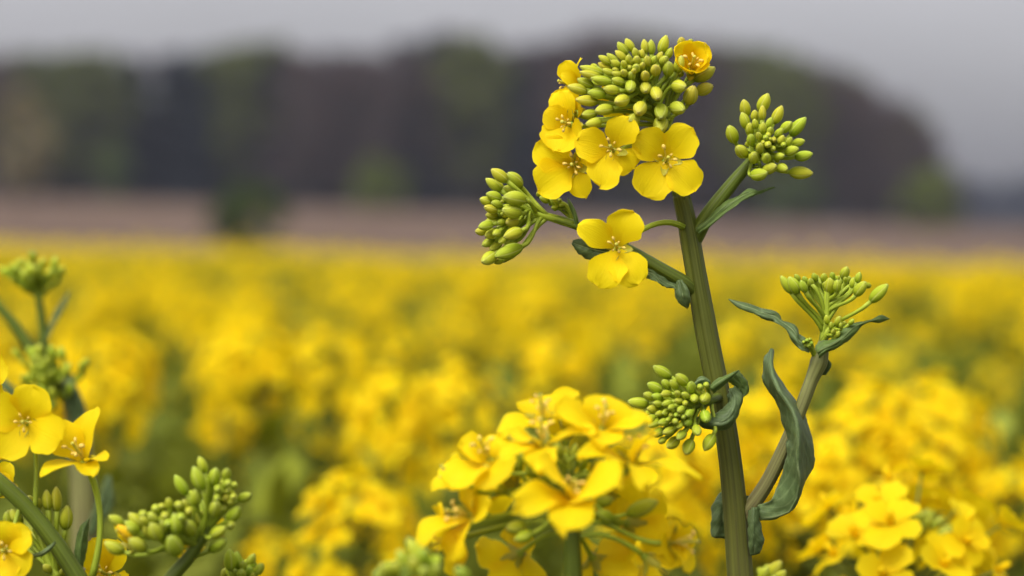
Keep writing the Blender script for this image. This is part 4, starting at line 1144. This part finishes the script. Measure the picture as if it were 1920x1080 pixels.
# what stands where, read off the photograph: dark gaps are conifers, olive patches leafy, the right is bare
KIND = [(-500, 'green'), (-380, 'bare'), (-280, 'conifer'), (-200, 'bare'), (20, 'green'), (60, 'green'), (180, 'green'), (235, 'conifer'), (350, 'conifer'), (400, 'green'), (500, 'conifer'), (545, 'bare'), (660, 'bare'), (700, 'green'), (745, 'conifer'), (860, 'green'), (930, 'bare'), (1000, 'bare'), (1180, 'green'), (1240, 'bare'), (1330, 'green'), (1400, 'green'), (1490, 'bare'), (1560, 'green'), (1590, 'bare'), (1690, 'green'), (1720, 'bare'), (1900, 'bare')]
rr = random.Random(19)
for row in range(5):
    px = -430 + row * 17
    while px < 1800:
        d = 168 + row * 7 + rr.uniform(-2.5, 2.5)
        x = px + rr.uniform(-14, 14)
        kd = [k_ for a, k_ in KIND if a <= x][-1]
        if row >= 2 and rr.random() < .38: kd = rr.choice(['conifer', 'bare', 'conifer'])
        if row == 0 and rr.random() < .12: kd = rr.choice(['conifer', 'green', 'bare'])
        q = P(x, 455, d)
        top = topline(x) + abs(rr.gauss(0, 5)) + (0 if row else rr.uniform(0, 22))
        h = P(x, top, d).z - ground_z(q.x, q.y)
        if h > 1.5: tree(kd, x, d, h * 1.02, min(1.25, rr.uniform(.85, 1.15)) * (1.15 if h < 9 else 1), rr=rr)
        px += 62 + row * 3
tree('pale', 45, 118, P(45, 172, 118).z - ground_z(P(45, 455, 118).x, 118), .9, 'pale beige young tree standing alone before the forest at the left edge', 'pale_tree', rr=rr)
tree('bush', 470, 70, P(470, 350, 70).z - ground_z(P(470, 455, 70).x, 70), 1.12, 'blurred round dark green bush on the brown ground left of centre', 'bush', cat='bush', rr=rr)
tree('fresh', 712, 138, P(712, 296, 138).z - ground_z(P(712, 455, 138).x, 138), 1.0, 'blurred yellowish green bush at the foot of the forest, left of the sharp left buds', 'bush', cat='bush', rr=rr)
tree('fresh', 1745, 138, P(1745, 322, 138).z - ground_z(P(1745, 455, 138).x, 138), 1.1, 'blurred olive bush at the right end of the forest', 'bush', cat='bush', rr=rr)
tree('bush', 1490, 158, P(1490, 325, 158).z - ground_z(P(1490, 455, 158).x, 158), 1.2, 'blurred dark green bush at the forest foot below the sharp right bud shoot', 'bush', cat='bush', rr=rr)
tree('bush', 215, 158, P(215, 275, 158).z - ground_z(P(215, 455, 158).x, 158), .6, 'blurred brownish olive bush at the forest foot near the pale young tree', 'bush', cat='bush', rr=rr)


def far_wood():
    rng = np.random.default_rng(9); rr = random.Random(9)
    C, Nn, sz = [], [], []
    for i in range(60):
        px = rr.uniform(1740, 2150); d = rr.uniform(430, 470); q = P(px, 455, d); g = ground_z(q.x, q.y)
        top = P(px, 338 + rr.uniform(0, 14), d).z; h = top - g
        n = 160
        t = rng.random(n); r = 2.6 * np.sqrt(1 - (t * 2 - 1) ** 2 * .8) * np.sqrt(rng.random(n)); a = rng.random(n) * 6.28
        C.append(np.stack([q.x + np.cos(a) * r, q.y + np.sin(a) * r, g + h * (.02 + .97 * t)], 1)); Nn.append(rng.normal(size=(n, 3))); sz.append(rng.uniform(.5, .95, n))
    C = np.concatenate(C); Nn = np.concatenate(Nn); sz = np.concatenate(sz)
    return quads_mesh('far_wood', C, Nn, sz, sz, [T_FARW], np.zeros(len(C)), rng)


tag(link('far_wood', far_wood()), 'distant bluish wood low on the horizon at the right edge', 'wood', kind='stuff')

# ------------------------------------------------------------------ light
SUN_EL, SUN_AZ = math.radians(52), math.radians(215)      # azimuth clockwise from +Y: behind and to the left of the viewer
wd = bpy.data.worlds.new('World'); S.world = wd; wd.use_nodes = True
wt = wd.node_tree; wt.nodes.clear()
wo = wt.nodes.new('ShaderNodeOutputWorld'); bg = wt.nodes.new('ShaderNodeBackground'); sk = wt.nodes.new('ShaderNodeTexSky')
sk.sky_type = 'NISHITA'; sk.sun_disc = False; sk.sun_elevation = SUN_EL; sk.sun_rotation = SUN_AZ
sk.dust_density = 3.0; sk.air_density = 1.0; sk.ozone_density = 1.0
hs = wt.nodes.new('ShaderNodeHueSaturation'); hs.inputs['Saturation'].default_value = .10
tc = wt.nodes.new('ShaderNodeTexCoord'); nz = wt.nodes.new('ShaderNodeTexNoise'); nz.inputs['Scale'].default_value = 2.2; nz.inputs['Detail'].default_value = 5
mp = wt.nodes.new('ShaderNodeMapping'); mp.inputs['Scale'].default_value = (1, 1, 3.5)
cr = wt.nodes.new('ShaderNodeValToRGB'); cr.color_ramp.elements[0].position = .3; cr.color_ramp.elements[0].color = (.64, .63, .655, 1); cr.color_ramp.elements[1].position = .7; cr.color_ramp.elements[1].color = (.84, .815, .845, 1)
mx = wt.nodes.new('ShaderNodeMix'); mx.data_type = 'RGBA'; mx.blend_type = 'MULTIPLY'; mx.inputs[0].default_value = 1
wt.links.new(sk.outputs[0], hs.inputs['Color']); wt.links.new(tc.outputs['Generated'], mp.inputs[0]); wt.links.new(mp.outputs[0], nz.inputs['Vector']); wt.links.new(nz.outputs['Fac'], cr.inputs[0])
wt.links.new(hs.outputs[0], mx.inputs[6]); wt.links.new(cr.outputs[0], mx.inputs[7]); sx = wt.nodes.new('ShaderNodeSeparateXYZ'); wt.links.new(tc.outputs['Generated'], sx.inputs[0])
gr = wt.nodes.new('ShaderNodeMapRange'); gr.inputs[1].default_value = 0; gr.inputs[2].default_value = .8; gr.inputs[3].default_value = .62; gr.inputs[4].default_value = 2.1
wt.links.new(sx.outputs[2], gr.inputs[0])
m2 = wt.nodes.new('ShaderNodeMix'); m2.data_type = 'RGBA'; m2.blend_type = 'MULTIPLY'; m2.inputs[0].default_value = 1
wt.links.new(mx.outputs[2], m2.inputs[6]); wt.links.new(gr.outputs[0], m2.inputs[7])
wt.links.new(m2.outputs[2], bg.inputs[0]); wt.links.new(bg.outputs[0], wo.inputs[0])
bg.inputs[1].default_value = .15
ld = bpy.data.lights.new('sun', 'SUN'); sun = bpy.data.objects.new('sun', ld); COL.objects.link(sun)
ld.energy = 1.5; ld.angle = math.radians(25); ld.color = (1, .97, .92)
sv = Vector((math.sin(SUN_AZ) * math.cos(SUN_EL), math.cos(SUN_AZ) * math.cos(SUN_EL), math.sin(SUN_EL)))
sun.rotation_euler = sv.to_track_quat('Z', 'Y').to_euler(); sun.location = (-3, -3, 8)

vs_ = S.view_settings
S.display_settings.display_device = 'sRGB'
vs_.view_transform = 'Standard'; vs_.look = 'None'; vs_.gamma = 1; vs_.use_curve_mapping = False; vs_.exposure = .46
# haze: thin spring air between the crop and the forest
hz = N('haze_air'); pv = hz.n('ShaderNodeVolumePrincipled'); pv.inputs['Color'].default_value = (.80, .84, 1.0, 1); pv.inputs['Density'].default_value = .00034
hz.l(pv.outputs[0], hz.out.inputs['Volume'])
mb = MB(); X0, X1, Y0, Y1h, Z0, Z1 = -260, 260, -30, 560, -1.2, 26
mb.add([(x, y, z) for z in (Z0, Z1) for y in (Y0, Y1h) for x in (X0, X1)], [(0, 2, 3, 1), (4, 5, 7, 6), (0, 1, 5, 4), (2, 6, 7, 3), (0, 4, 6, 2), (1, 3, 7, 5)])
tag(mb.build('haze', hz.m), kind='stuff')
S.render.engine = 'CYCLES'
S.cycles.use_denoising = True
S.cycles.max_bounces = 8; S.cycles.diffuse_bounces = 6; S.cycles.transmission_bounces = 6
